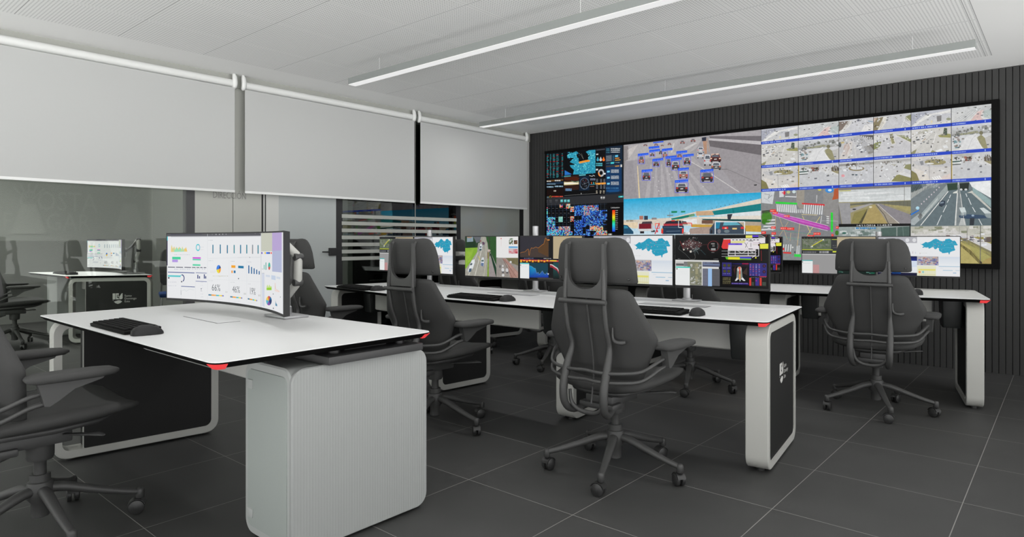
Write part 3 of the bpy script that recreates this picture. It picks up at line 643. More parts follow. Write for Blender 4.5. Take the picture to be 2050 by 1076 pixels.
def pic_crossing():
    p = wall_pic(XB, ZR[3], XC, VZ1, C7, 12); p.tex = .55; p.ur(0, 0, 1, 1, (128, 129, 131)).up()
    p.p([(500, 75), (610, 60), (600, 320), (540, 320), (500, 260)], (150, 144, 134)); p.p([(860, 55), (1066, 40), (1066, 560), (860, 400)], (140, 138, 136)); p.p([(30, 90), (220, 80), (220, 440), (30, 640)], (130, 132, 132)); p.p([(320, 700), (560, 700), (560, 1020), (320, 1020)], (134, 138, 138)); p.up()
    p.p([(30, 95), (206, 90), (180, 262), (30, 245)], (200, 204, 206)); p.up(); p.line([(70, 125), (140, 135), (120, 190), (170, 140)], 8, (140, 146, 150)); p.line([(60, 180), (120, 210), (140, 235)], 4, (160, 166, 170)); p.L -= 1
    p.p([(270, 85), (330, 80), (330, 165), (270, 170)], (206, 206, 210)); p.p([(300, 110), (340, 80), (356, 110), (340, 140)], (206, 30, 56)); p.ell(392, 100, 24, 22, (186, 186, 130)); p.ell(468, 95, 24, 22, (200, 216, 216)); p.ell(812, 66, 24, 16, (206, 196, 80)); p.ell(945, 75, 58, 36, (60, 136, 206)); p.up(); p.ell(950, 75, 26, 16, (206, 226, 240)); p.p([(1010, 60), (1066, 45), (1066, 190), (980, 205), (1000, 150)], (176, 84, 46)); p.L -= 1
    p.line([(350, 160), (500, 166)], 12, (220, 222, 224)); p.line([(770, 240), (776, 140)], 7, (214, 214, 214)); p.line([(500, 160), (500, 80)], 4, (190, 190, 190))
    for k in range(11): p.p([(232 + k * 25, 262 + k), (246 + k * 25, 262 + k), (256 + k * 25, 362 + k * 2), (240 + k * 25, 362 + k * 2)], (216, 218, 220))
    for k in range(9): p.p([(604 + k * 30, 268 + k), (618 + k * 30, 268 + k), (608 + k * 30, 390 + k * 2), (592 + k * 30, 388 + k * 2)], (216, 218, 220))
    for k in range(4): p.p([(490 + k * 26, 330), (502 + k * 26, 330), (508 + k * 26, 380), (494 + k * 26, 380)], (206, 208, 210))
    p.p([(218, 228), (510, 245), (510, 268), (218, 256)], (44, 206, 60)); p.p([(572, 245), (880, 262), (880, 286), (576, 264)], (206, 46, 50)); p.p([(962, 375), (992, 375), (992, 635), (964, 635)], (40, 206, 56)); p.p([(470, 935), (560, 940), (560, 975), (470, 970)], (60, 206, 80)); p.p([(322, 905), (430, 912), (430, 932), (322, 926)], (210, 56, 56))
    for k in range(4): p.p([(110 - k * 26, 470 + k * 42), (216, 466 + k * 42), (216, 482 + k * 42), (104 - k * 26, 490 + k * 42)], (212, 214, 214))
    for x in (322, 355, 388, 420): p.p([(x, 805), (x + 14, 805), (x + 4, 900), (x - 8, 900)], (210, 212, 212))
    for x in (505, 530): p.p([(x, 820), (x + 12, 820), (x + 8, 935), (x - 4, 935)], (210, 212, 212))
    p.line([(570, 400), (780, 410)], 7, (206, 190, 140)); p.line([(820, 430), (640, 690)], 8, (206, 190, 130)); p.line([(580, 420), (690, 650)], 8, (206, 190, 130)); p.line([(545, 520), (510, 830)], 8, (196, 172, 130)); p.line([(270, 440), (380, 740)], 6, (186, 164, 130)); p.line([(390, 500), (270, 690)], 6, (186, 164, 130)); p.line([(425, 650), (415, 760)], 6, (186, 164, 130)); p.line([(840, 420), (825, 520)], 8, (214, 214, 214)); p.line([(220, 410), (220, 560)], 7, (176, 160, 130))
    for k in range(4): p.line([(905, 430 + k * 28), (940, 432 + k * 28)], 14, (206, 208, 206))
    p.line([(840, 485), (1060, 492)], 3, (196, 196, 200)); p.line([(30, 560), (220, 610), (560, 650), (740, 670)], 4, (70, 150, 120)); p.line([(320, 700), (556, 745)], 4, (90, 160, 140)); p.line([(150, 590), (560, 640), (1060, 605)], 3, (100, 110, 150))
    p.ell(100, 440, 72, 80, (70, 128, 40), 14); p.ell(80, 500, 50, 40, (60, 116, 36), 12); p.p([(36, 350), (150, 340), (140, 380), (36, 390)], (66, 74, 58)); p.ell(1045, 650, 26, 34, (60, 116, 36), 10); p.up()
    p.p([(165, 385), (215, 365), (560, 460), (900, 545), (950, 580), (945, 612), (880, 605), (540, 520), (230, 425)], (176, 66, 166)); p.up(); p.p([(200, 385), (560, 478), (930, 580), (920, 596), (540, 500), (210, 405)], (194, 96, 186)); p.line([(180, 372), (560, 460), (930, 556)], 5, (222, 196, 222)); p.line([(180, 405), (540, 528), (920, 622)], 5, (222, 196, 222))
    for (x, y, w) in ((145, 335, 80), (180, 365, 70), (330, 410, 80), (285, 572, 90), (375, 578, 95), (160, 562, 60), (165, 640, 60), (730, 645, 95), (650, 680, 90), (1030, 560, 40), (970, 665, 30), (316, 850, 20), (30, 630, 60)):
        p.q(x, y, x + w, y + 34, (222, 56, 50)); p.up(); p.marks(x + 6, y + 10, x + w - 14, y + 22, 5, (246, 190, 180)); p.L -= 1
    p.ell(450, 845, 12, 12, (210, 210, 206)); p.ell(478, 910, 7, 12, (50, 50, 50)); p.ell(182, 686, 14, 12, (206, 210, 216)); p.ell(130, 596, 20, 16, (206, 206, 206)); p.ell(178, 604, 18, 14, (200, 200, 204))
    return p

def pic_motorway():
    z1 = wall_xz(1679, 454.8)[1]
    p = wall_pic(XC, ZR[3], XD, z1, C8, 14); p.tex = .55; p.ur(0, 0, 1, 1, (10, 10, 12)).up(); p.ur(0, 0, 1, .06, (120, 116, 116)); p.ug(0, .06, 1, .42, (190, 194, 194), (214, 217, 217)); p.up()
    p.scatter(0, .08, 1, .36, 26, [(206, 210, 210), (196, 200, 200), (220, 222, 222)], .25, .03)
    p.p([(52, 270), (470, 262), (920, 245), (920, 400), (780, 525), (52, 530)], (150, 142, 104)); p.up()
    p.p([(190, 290), (420, 268), (700, 262), (920, 250), (920, 320), (560, 290), (190, 310)], (104, 104, 88)); p.up()
    p.p([(190, 400), (190, 345), (430, 285), (470, 290), (260, 370)], (160, 157, 156)); p.p([(200, 520), (240, 400), (400, 345), (300, 525)], (136, 128, 76)); p.p([(290, 525), (400, 340), (385, 400), (330, 525)], (76, 72, 50)); p.p([(330, 525), (430, 320), (480, 300), (560, 400), (640, 525)], (166, 148, 96)); p.p([(490, 290), (530, 290), (780, 525), (640, 525)], (150, 142, 130)); p.p([(500, 288), (560, 290), (920, 420), (920, 525), (790, 525)], (134, 130, 134)); p.p([(580, 292), (920, 330), (920, 390), (700, 320)], (160, 150, 100)); p.up()
    p.line([(500, 300), (600, 420), (650, 525)], 7, (70, 64, 46)); p.line([(520, 295), (780, 525)], 6, (200, 196, 190)); p.line([(660, 420), (780, 525)], 5, (214, 214, 214)); p.p([(52, 280), (190, 275), (200, 530), (96, 530)], (150, 149, 151)); p.p([(52, 285), (90, 530), (52, 530)], (110, 109, 110)); p.line([(840, 80), (840, 300)], 5, (96, 96, 92)); p.ell(240, 356, 22, 10, (70, 70, 74)); p.ell(435, 328, 20, 12, (206, 200, 170)); p.q(60, 130, 200, 142, (190, 186, 110))
    for k in range(7): p.line([(600 + k * 46, 262), (600 + k * 46, 320)], 3, (90, 86, 70))
    p.tex = 0; p.up().text('14/11/2016 11:42:59', 262, 558, 690, 534, (236, 236, 236))
    return p

def pic_valley():
    z0 = wall_xz(1679, 454.8)[1]
    p = wall_pic(XC, z0, XD, VZ1, C8, 15); p.tex = .55; p.ug(0, 0, 1, 1, (150, 160, 158), (110, 124, 120)); p.up()
    p.scatter(0, 0, .55, .35, 50, [(170, 178, 176), (130, 142, 140), (190, 196, 194), (104, 120, 114)], .08, .05)
    p.p([(560, 580), (910, 560), (910, 700), (560, 700)], (76, 96, 90)); p.up(); p.line([(750, 570), (750, 690)], 14, (130, 140, 136)); p.line([(820, 565), (830, 690)], 10, (96, 116, 110)); p.marks(260, 572, 500, 590, 10, (50, 130, 190), .8); p.ell(120, 640, 26, 12, (50, 96, 84)); p.line([(908, 520), (908, 680)], 12, (20, 24, 24))
    return p

def pic_tunnel():
    z1 = wall_xz(1984, 451.7)[1]
    p = wall_pic(XD, ZR[3], VX1, z1, C8, 16); p.tex = .55; p.ur(0, 0, 1, 1, (104, 116, 120)).up()
    p.p([(920, 60), (1330, 30), (1360, 50), (1000, 440), (920, 470)], (112, 122, 126)); p.p([(920, 150), (1150, 55), (1340, 35), (1050, 140), (920, 230)], (176, 178, 174)); p.p([(920, 60), (1050, 50), (1060, 100), (920, 160)], (64, 76, 76)); p.p([(1100, 50), (1200, 40), (1190, 60), (1110, 75)], (226, 228, 228)); p.p([(1170, 75), (1240, 45), (1250, 80), (1190, 102)], (190, 200, 200)); p.up()
    p.p([(1010, 440), (1350, 60), (1366, 130), (1030, 490)], (150, 160, 160)); p.p([(1040, 440), (1240, 210), (1240, 240), (1050, 470)], (190, 196, 194)); p.p([(920, 540), (920, 480), (1010, 410), (1040, 470), (960, 545)], (162, 170, 172)); p.p([(920, 410), (1010, 360), (1020, 370), (920, 430)], (30, 110, 200)); p.ell(998, 340, 22, 20, (170, 210, 226))
    for k in range(8): p.ell(1045 + k * 30, 290 - k * 28, 7, 10, (200, 190, 196), 8)
    p.p([(1000, 440), (1040, 400), (1060, 430), (1030, 490)], (84, 80, 80)); p.up()
    p.p([(1030, 548), (1370, 130), (1480, 110), (1440, 548)], (96, 110, 115)); p.p([(1490, 548), (1500, 130), (1600, 110), (1876, 380), (1876, 548)], (92, 107, 112)); p.up()
    p.p([(1350, 50), (1478, 40), (1478, 120), (1360, 130)], (36, 60, 44)); p.p([(1500, 45), (1616, 36), (1606, 128), (1500, 130)], (24, 36, 32)); p.p([(1478, 25), (1494, 22), (1530, 330), (1580, 548), (1440, 548)], (176, 180, 178)); p.up(); p.p([(1480, 60), (1490, 60), (1540, 400), (1490, 548), (1462, 548)], (120, 128, 130)); p.p([(1616, 30), (1876, 10), (1876, 220), (1650, 90)], (226, 228, 228)); p.p([(1590, 160), (1650, 130), (1876, 345), (1876, 370), (1640, 160)], (190, 190, 182)); p.p([(1655, 85), (1876, 245), (1876, 330), (1660, 150)], (140, 164, 164)); p.ell(1520, 118, 16, 12, (206, 210, 212)); p.ell(1576, 118, 18, 12, (200, 204, 206)); p.p([(1426, 150), (1480, 128), (1476, 162), (1420, 165)], (206, 208, 200)); p.up()
    p.line([(1035, 548), (1365, 140)], 9, (222, 222, 218)); p.line([(1446, 548), (1478, 160)], 8, (222, 222, 218)); p.line([(1510, 170), (1560, 540)], 7, (214, 214, 210))
    for a, b in (((1230, 545), (1285, 425)), ((1303, 390), (1345, 305)), ((1352, 275), (1372, 235)), ((1378, 220), (1395, 180)), ((1575, 165), (1590, 205)), ((1605, 220), (1640, 300)), ((1655, 330), (1690, 390)), ((1730, 470), (1770, 545))): p.line([a, b], 8, (216, 220, 220))
    p.p([(1258, 265), (1290, 248), (1330, 255), (1326, 300), (1290, 320), (1256, 305)], (44, 56, 72)); p.up(); p.p([(1268, 270), (1310, 262), (1312, 280), (1268, 288)], (120, 136, 150)); p.p([(1256, 306), (1294, 320), (1290, 326), (1258, 316)], (24, 28, 34)); p.L -= 1
    p.p([(1494, 335), (1560, 330), (1582, 390), (1520, 395)], (196, 206, 206)); p.p([(1520, 395), (1582, 390), (1580, 430), (1510, 445)], (150, 162, 164)); p.p([(1740, 340), (1790, 335), (1876, 395), (1876, 405), (1800, 405)], (200, 208, 208)); p.p([(1800, 405), (1876, 400), (1876, 460), (1820, 455)], (140, 152, 154)); p.p([(1490, 430), (1600, 415), (1790, 425), (1840, 462), (1600, 470), (1500, 455)], (48, 70, 96)); p.up(); p.p([(1625, 460), (1680, 460), (1672, 545), (1620, 545)], (40, 46, 54)); p.ell(1660, 430, 18, 12, (150, 170, 190), 8)
    return p

def pic_roadside():
    z0 = wall_xz(1984, 451.7)[1]
    p = wall_pic(XD, z0, VX1, VZ1, C8, 17); p.tex = .55; p.ug(0, 0, 1, .3, (176, 176, 164), (196, 194, 184)); p.ur(0, .3, 1, 1, (150, 142, 84)); p.up()
    p.scatter(0, .0, 1, .22, 60, [(150, 152, 132), (186, 186, 176), (206, 204, 198), (130, 134, 112)], .06, .05)
    p.p([(920, 640), (1400, 590), (1880, 770), (1880, 890), (1500, 690), (920, 700)], (204, 202, 200)); p.p([(1100, 660), (1380, 570), (1460, 600), (1500, 680)], (214, 212, 208)); p.up()
    p.p([(1500, 700), (1560, 700), (1880, 860), (1880, 930), (1700, 820), (1510, 740)], (130, 124, 90)); p.p([(1515, 740), (1620, 810), (1760, 1005), (1515, 1005)], (176, 164, 104)); p.p([(1515, 770), (1640, 850), (1770, 1005), (1735, 1005), (1600, 870), (1515, 800)], (70, 64, 44)); p.p([(1560, 720), (1880, 890), (1880, 1005), (1790, 1005), (1640, 830), (1510, 720)], (164, 158, 96)); p.p([(1800, 960), (1880, 930), (1880, 1005), (1770, 1005)], (166, 140, 90)); p.up()
    p.scatter(.3, .2, .95, .42, 46, [(226, 228, 232), (96, 96, 104), (190, 192, 196), (130, 110, 110)], .035, .03)
    p.p([(1800, 690), (1876, 684), (1876, 750), (1800, 745)], (96, 84, 78)); p.p([(1765, 770), (1830, 762), (1830, 790), (1770, 796)], (216, 218, 222)); p.p([(1712, 728), (1760, 724), (1762, 742), (1715, 746)], (90, 92, 100)); p.up()
    p.line([(1752, 540), (1748, 980)], 10, (104, 104, 100)); p.line([(1592, 580), (1590, 750)], 7, (130, 130, 126)); p.line([(1500, 560), (1500, 650)], 5, (150, 150, 146)); p.p([(1740, 970), (1765, 985), (1770, 1005), (1745, 1005)], (60, 50, 44))
    return p
# ---------------------------------------------------------------- monitors
class Flat:
    """front plane of a flat monitor between two floor-plan points"""
    def __init__(s, x0, y0, x1, y1, z0=0.846, z1=1.167):
        s.a = Vector((x0, y0, 0)); s.b = Vector((x1, y1, 0)); s.z0, s.z1 = z0, z1
        s.w = (s.b - s.a).length; s.ex = (s.b - s.a) / s.w; s.n = Vector((s.ex.y, -s.ex.x, 0))
        s.rz = math.atan2(s.ex.y, s.ex.x); s.m = (s.a + s.b) / 2
        s.bz = 0.006; s.bb = 0.014
    def unmap(s, u, v):
        p = on_plane(u, v, s.a, s.n)
        t0, t1 = s.z1 - s.bz, s.z0 + s.bb
        return ((p - s.a).dot(s.ex) - s.bz) / (s.w - 2 * s.bz), (t0 - p.z) / (t0 - t1)

def make_monitor(fl, pic, label, group):
    t = thing('mounted_monitor', label, 'monitor', (fl.m.x, fl.m.y, fl.z0), fl.rz, group)
    h = fl.z1 - fl.z0; w = fl.w - .003
    MB().box((0, .016, h / 2), (w, .028, h), .004).build('casing', M['monitor_black'], t)
    MB().box((0, .042, h / 2), (w * .62, .03, h * .6), .012).build('back_cover', M['monitor_black'], t)
    sw = fl.w - 2 * fl.bz; sh = h - fl.bz - fl.bb
    picture_mesh('screen', pic, lambda a, b, L: (-sw / 2 + a * sw, .0014 - L * 2.4e-5, h - fl.bz - b * sh), t)
    return t

def make_stand(x, y, rz, top, label, gap, reach=.26, foot=.7522, group='twin monitor poles on the long desks', bracket=False):
    """pole on a desk; gap: how far in front of the pole the backs of its two monitors are"""
    t = thing('monitor_stand', label, 'monitor stand', (x, y, foot), rz, group)
    MB().box((0, 0, .0035), (.16, .10, .006), .002).build('base_plate', M['silver'], t)
    MB().lathe([(.0, .0065), (.030, .0065), (.030, .014), (.022, .018), (.0225, top - foot), (.0, top - foot)], seg=24).build('pole', M['silver'], t)
    for sgn in (-1, 1):
        b = MB().box((sgn * reach / 2, -.03, .27), (reach, .016, .036), .004).box((sgn * reach, -.03 - (gap - .03) / 2, .262), (.028, gap - .026, .04), .004).box((sgn * reach, -gap + .0045, .258), (.1, .008, .1), .002)
        b.build('mount_arm', M['silver'], t)
    MB().lathe([(.03, .235), (.032, .24), (.032, .30), (.03, .305)], seg=20).build('clamp_collar', M['silver'], t)
    if bracket:
        P = [(.0, .0), (.10, .0), (.135, .012), (.15, .04), (.15, .10), (.0, .10), (.0, .08), (.118, .08), (.118, .05), (.10, .036), (.03, .036), (.0, .03)]
        MB().prism([(.50 + a, .185 + c) for a, c in P], -gap + .012, -gap + .05, 'Y').box((.39, -.03, .27), (.26, .016, .036), .003).build('side_bracket', M['frame_white'], t, 0)
    return t

D1 = (1595, 460, 335 / 2050); D2 = (920, 460, 230 / 2050); D3 = (1340, 460, 230 / 1904)

def pic_satellite(fl):
    p = Picture(fl.unmap, D1, 21); p.ur(0, 0, 1, 1, (150, 149, 149)).up()
    p.ur(0, 0, .49, .47, (52, 54, 56)); p.up(); p.tex = .8; p.q(60, 112, 420, 240, (98, 108, 86)); p.up()
    p.scatter(.01, .06, .39, .29, 70, [(84, 100, 72), (116, 122, 104), (100, 108, 96), (130, 134, 122), (76, 90, 66)], .06, .05)
    p.tex = 0; p.up(); p.line([(60, 110), (175, 205), (300, 110)], 8, (120, 122, 116)); p.line([(175, 205), (180, 240)], 8, (130, 132, 124)); p.line([(180, 205), (320, 125)], 9, (206, 200, 40)); p.p([(165, 215), (190, 190), (200, 215)], (226, 230, 226)); p.p([(310, 130), (328, 112), (336, 132)], (226, 230, 226))
    for k in range(7): p.q(66 + k * 36, 98, 86 + k * 36, 112, (16, 16, 18))
    p.q(315, 98, 495, 112, (26, 24, 26)); p.q(60, 242, 440, 250, (190, 200, 50)); p.q(440, 262, 495, 280, (196, 206, 60)); p.q(430, 118, 498, 126, (170, 176, 60))
    p.marks(80, 268, 240, 286, 14, (130, 130, 134)); p.marks(280, 264, 400, 288, 10, (176, 176, 178)); p.marks(440, 190, 495, 200, 4, (96, 96, 98)); p.marks(440, 215, 495, 225, 4, (96, 96, 98))
    p.ur(0, .465, .49, .49, (190, 190, 190)); p.q(60, 372, 195, 384, (90, 176, 176)); p.q(60, 384, 195, 545, (226, 228, 228)); p.up(); p.ell(72, 396, 6, 6, (60, 60, 60), 8); p.marks(80, 410, 170, 416, 10, (196, 200, 200)); p.L -= 1
    p.q(200, 430, 275, 545, (186, 140, 140)); p.ur(.49, 0, 1, .5, (180, 166, 138)); p.ur(.49, .5, 1, 1, (14, 30, 26)); p.up()
    p.scatter(.5, .52, .99, .98, 130, [(34, 110, 84), (20, 60, 50), (90, 130, 120), (12, 14, 16), (40, 84, 70)], .03, .02); p.q(520, 345, 545, 440, (10, 12, 14)); p.q(560, 350, 960, 480, (8, 14, 14))
    return p

REGION = [(135, 248), (165, 262), (200, 238), (235, 210), (262, 222), (300, 212), (345, 180), (365, 158), (412, 138), (462, 165), (478, 182), (520, 196), (570, 184), (576, 150), (650, 138), (680, 165), (705, 190), (738, 180), (765, 212), (772, 240), (795, 276), (780, 290), (728, 288), (736, 345), (752, 392), (740, 405), (700, 418), (660, 440), (650, 490), (636, 486), (630, 450), (610, 452), (560, 462), (520, 462), (512, 440), (480, 424), (462, 385), (468, 355), (440, 340), (420, 370), (395, 376), (380, 358), (368, 325), (345, 330), (300, 362), (275, 350), (285, 330), (240, 340), (215, 330), (185, 346), (172, 330), (200, 310), (180, 286), (158, 270)]
def pic_region(fl):
    p = Picture(fl.unmap, D1, 22); p.ur(0, 0, 1, 1, (226, 227, 229)).up()
    p.ur(0, 0, .49, .16, (172, 172, 178)); p.up()
    for x in (1075, 1215, 1355, 1440): p.ell(x, 130, 24, 24, (214, 215, 218), 16)
    for k in range(14): p.q(1010 + k * 34, 290 - p.r.random() * 40, 1017 + k * 34, 296, p.r.choice([(190, 196, 214), (196, 180, 190), (206, 206, 214)]))
    p.ug(0, .5, .49, .62, (10, 14, 60), (14, 40, 130)); p.ur(0, .62, .49, .78, (206, 216, 230)); p.ur(0, .78, .49, .92, (222, 226, 230)); p.q(1165, 515, 1275, 540, (24, 84, 160)); p.ur(0, .93, .49, 1, (12, 14, 50)); p.up(); p.marks(1000, 350, 1200, 372, 12, (40, 90, 190)); p.marks(1000, 405, 1300, 415, 18, (150, 170, 200))
    # map of the municipality, measured on the larger copy of the same picture
    def w(x, y): return 1480 + (x - 90) * .7, 85 + (y - 90) * .548
    p.p([w(*q) for q in REGION], (34, 152, 184)); p.up()
    for _ in range(90):
        x, y = w(250 + p.r.random() * 460, 190 + p.r.random() * 220); k = p.r.random() * 9 + 3
        if y > 85 + (330 - 90) * .548 and x < 1480 + 390 * .7: continue
        p.q(x, y, x + k, y + k * .5, p.r.choice([(60, 172, 200), (24, 134, 168), (110, 190, 206), (170, 190, 200), (200, 120, 130), (40, 160, 170)]))
    p.line([w(360, 240), w(380, 330)], 3, (100, 180, 190)); p.line([w(480, 360), w(600, 340), w(740, 350)], 2, (100, 190, 210)); p.line([w(420, 220), w(560, 260), w(760, 250)], 2, (100, 190, 210))
    p.marks(1505, 285, 1600, 292, 10, (206, 210, 206)); p.q(1508, 285, 1514, 300, (190, 160, 160))
    p.ur(.49, .5, .75, .73, (172, 170, 176)); p.up(); p.scatter(.5, .51, .745, .72, 110, [(146, 140, 150), (196, 192, 196), (150, 110, 120), (90, 100, 170), (206, 170, 150), (120, 122, 130)], .02, .03)
    p.ur(.49, .745, .72, 1, (222, 222, 196)); p.up(); p.q(1490, 482, 1700, 500, (222, 214, 110)); p.q(1490, 545, 1700, 552, (206, 200, 150)); p.q(1492, 508, 1518, 532, (226, 140, 70)); p.q(1535, 508, 1560, 532, (140, 196, 196))
    for k in range(9): p.q(1500 + k * 24, 480, 1503 + k * 24, 570, (206, 206, 140))
    p.ug(.755, .505, 1, .74, (206, 214, 224), (228, 231, 234)); p.ur(.75, .745, 1, .76, (150, 184, 206)); p.up(); p.q(1790, 497, 1910, 503, (130, 180, 206)); p.q(1945, 500, 1998, 505, (150, 186, 206)); p.q(1915, 528, 1955, 538, (150, 180, 206)); p.marks(1760, 350, 1980, 354, 20, (196, 206, 220)); p.marks(1760, 470, 1800, 476, 5, (196, 206, 216))
    for k in range(9): p.q(1745, 362 + k * 10, 1998, 363.2 + k * 10, (212, 217, 222))
    return p

def pic_traffic(fl):
    p = Picture(fl.unmap, D2, 23); p.tex = .7; p.ur(0, 0, 1, 1, (150, 150, 144)).up()
    p.p([(98, 330), (320, 320), (330, 370), (120, 690), (98, 700)], (126, 168, 50)); p.p([(98, 115), (480, 115), (350, 320), (98, 330)], (40, 62, 40)); p.p([(470, 115), (680, 115), (680, 700), (560, 420), (500, 340)], (46, 84, 44)); p.p([(520, 460), (560, 420), (680, 760), (680, 850), (640, 850)], (30, 60, 42)); p.up()
    p.scatter(.62, .02, .98, .4, 60, [(96, 150, 40), (60, 110, 40), (130, 176, 50), (40, 80, 36)], .06, .05); p.p([(130, 130), (240, 124), (240, 215), (130, 222)], (130, 150, 160)); p.p([(130, 124), (215, 120), (215, 150), (140, 152)], (170, 130, 90)); p.p([(110, 225), (285, 210), (285, 320), (110, 330)], (26, 52, 30)); p.p([(98, 400), (250, 350), (190, 560), (98, 640)], (140, 176, 60)); p.p([(245, 130), (390, 118), (370, 210), (300, 240)], (96, 100, 106))
    p.up().p([(385, 118), (455, 118), (500, 250), (520, 440), (490, 850), (98, 850), (98, 740), (320, 400)], (158, 156, 146)); p.p([(520, 430), (545, 440), (650, 850), (520, 850)], (150, 142, 140)); p.p([(500, 400), (525, 420), (525, 850), (490, 850)], (120, 150, 50)); p.p([(330, 240), (470, 220), (450, 330), (310, 400)], (146, 146, 142)); p.up()
    p.line([(330, 400), (200, 700), (150, 850)], 8, (206, 206, 196)); p.line([(400, 330), (270, 830)], 9, (206, 204, 196)); p.line([(340, 470), (370, 560), (320, 470)], 7, (190, 176, 90)); p.line([(470, 250), (470, 560), (430, 850)], 7, (196, 192, 170)); p.line([(525, 110), (540, 480)], 16, (60, 60, 50)); p.line([(505, 400), (505, 520)], 14, (120, 76, 40)); p.ell(525, 375, 26, 22, (190, 170, 160), 10); p.up()
    p.p([(180, 640), (215, 550), (262, 530), (275, 580), (235, 690), (160, 770), (145, 730)], (216, 220, 222)); p.p([(375, 560), (400, 500), (430, 495), (440, 560), (430, 650), (380, 640)], (206, 210, 216)); p.p([(350, 340), (368, 260), (390, 250), (405, 290), (395, 360), (360, 375)], (206, 210, 214)); p.p([(400, 225), (420, 215), (450, 240), (440, 275), (410, 270)], (96, 70, 90)); p.p([(360, 195), (380, 185), (388, 215), (365, 220)], (140, 80, 84)); p.up()
    p.p([(185, 620), (220, 590), (226, 620), (200, 645)], (66, 84, 96)); p.p([(170, 700), (215, 690), (205, 750), (160, 765)], (70, 90, 110)); p.p([(385, 545), (430, 540), (430, 570), (385, 572)], (80, 100, 96)); p.p([(385, 590), (432, 600), (420, 660), (378, 640)], (96, 116, 150)); p.p([(360, 300), (390, 296), (388, 322), (362, 325)], (66, 84, 96)); p.p([(355, 345), (392, 340), (390, 372), (352, 378)], (60, 84, 90)); p.up()
    p.tex = 0; p.ur(.605, 0, 1, .52, (226, 225, 224)); p.up(); p.q(730, 150, 750, 170, (206, 120, 120)); p.q(738, 170, 742, 300, (212, 190, 190)); p.mosaic(*p.st((880, 155)), *p.st((952, 265)), 5, 6, [(60, 90, 60), (150, 170, 150), (90, 110, 80), (206, 206, 206), (110, 90, 70)]); p.mosaic(*p.st((968, 190)), *p.st((1032, 262)), 4, 4, [(100, 66, 50), (130, 96, 70), (70, 50, 40)]); p.q(876, 300, 1036, 345, (90, 156, 206)); p.q(876, 345, 1036, 430, (196, 150, 156)); p.up(); p.scatter(*p.st((876, 345)), *p.st((1036, 425)), 26, [(170, 50, 66), (206, 120, 126), (210, 190, 190)], .05, .03); p.q(876, 325, 1036, 345, (190, 210, 220)); p.L -= 1
    p.tex = .7; p.ur(.605, .53, 1, 1, (146, 140, 134)); p.up(); p.p([(820, 505), (1042, 505), (1042, 640), (900, 590)], (112, 106, 76)); p.p([(760, 510), (820, 520), (1042, 760), (1042, 860), (900, 860), (860, 640)], (166, 130, 120)); p.up(); p.line([(770, 520), (940, 860)], 8, (120, 84, 76)); p.line([(800, 540), (1010, 850)], 8, (126, 90, 80)); p.line([(840, 600), (1040, 800)], 6, (176, 150, 140)); p.ell(770, 720, 26, 36, (206, 206, 206), 10); p.ell(845, 725, 26, 36, (200, 200, 202), 10); p.ell(775, 815, 24, 24, (206, 206, 206), 10); p.ell(770, 650, 14, 22, (206, 206, 206), 8); p.ell(910, 580, 20, 22, (206, 206, 206), 8); p.q(755, 745, 790, 775, (84, 84, 88)); p.q(830, 752, 868, 782, (84, 80, 84)); p.ell(720, 660, 18, 30, (110, 108, 108), 8)
    return p

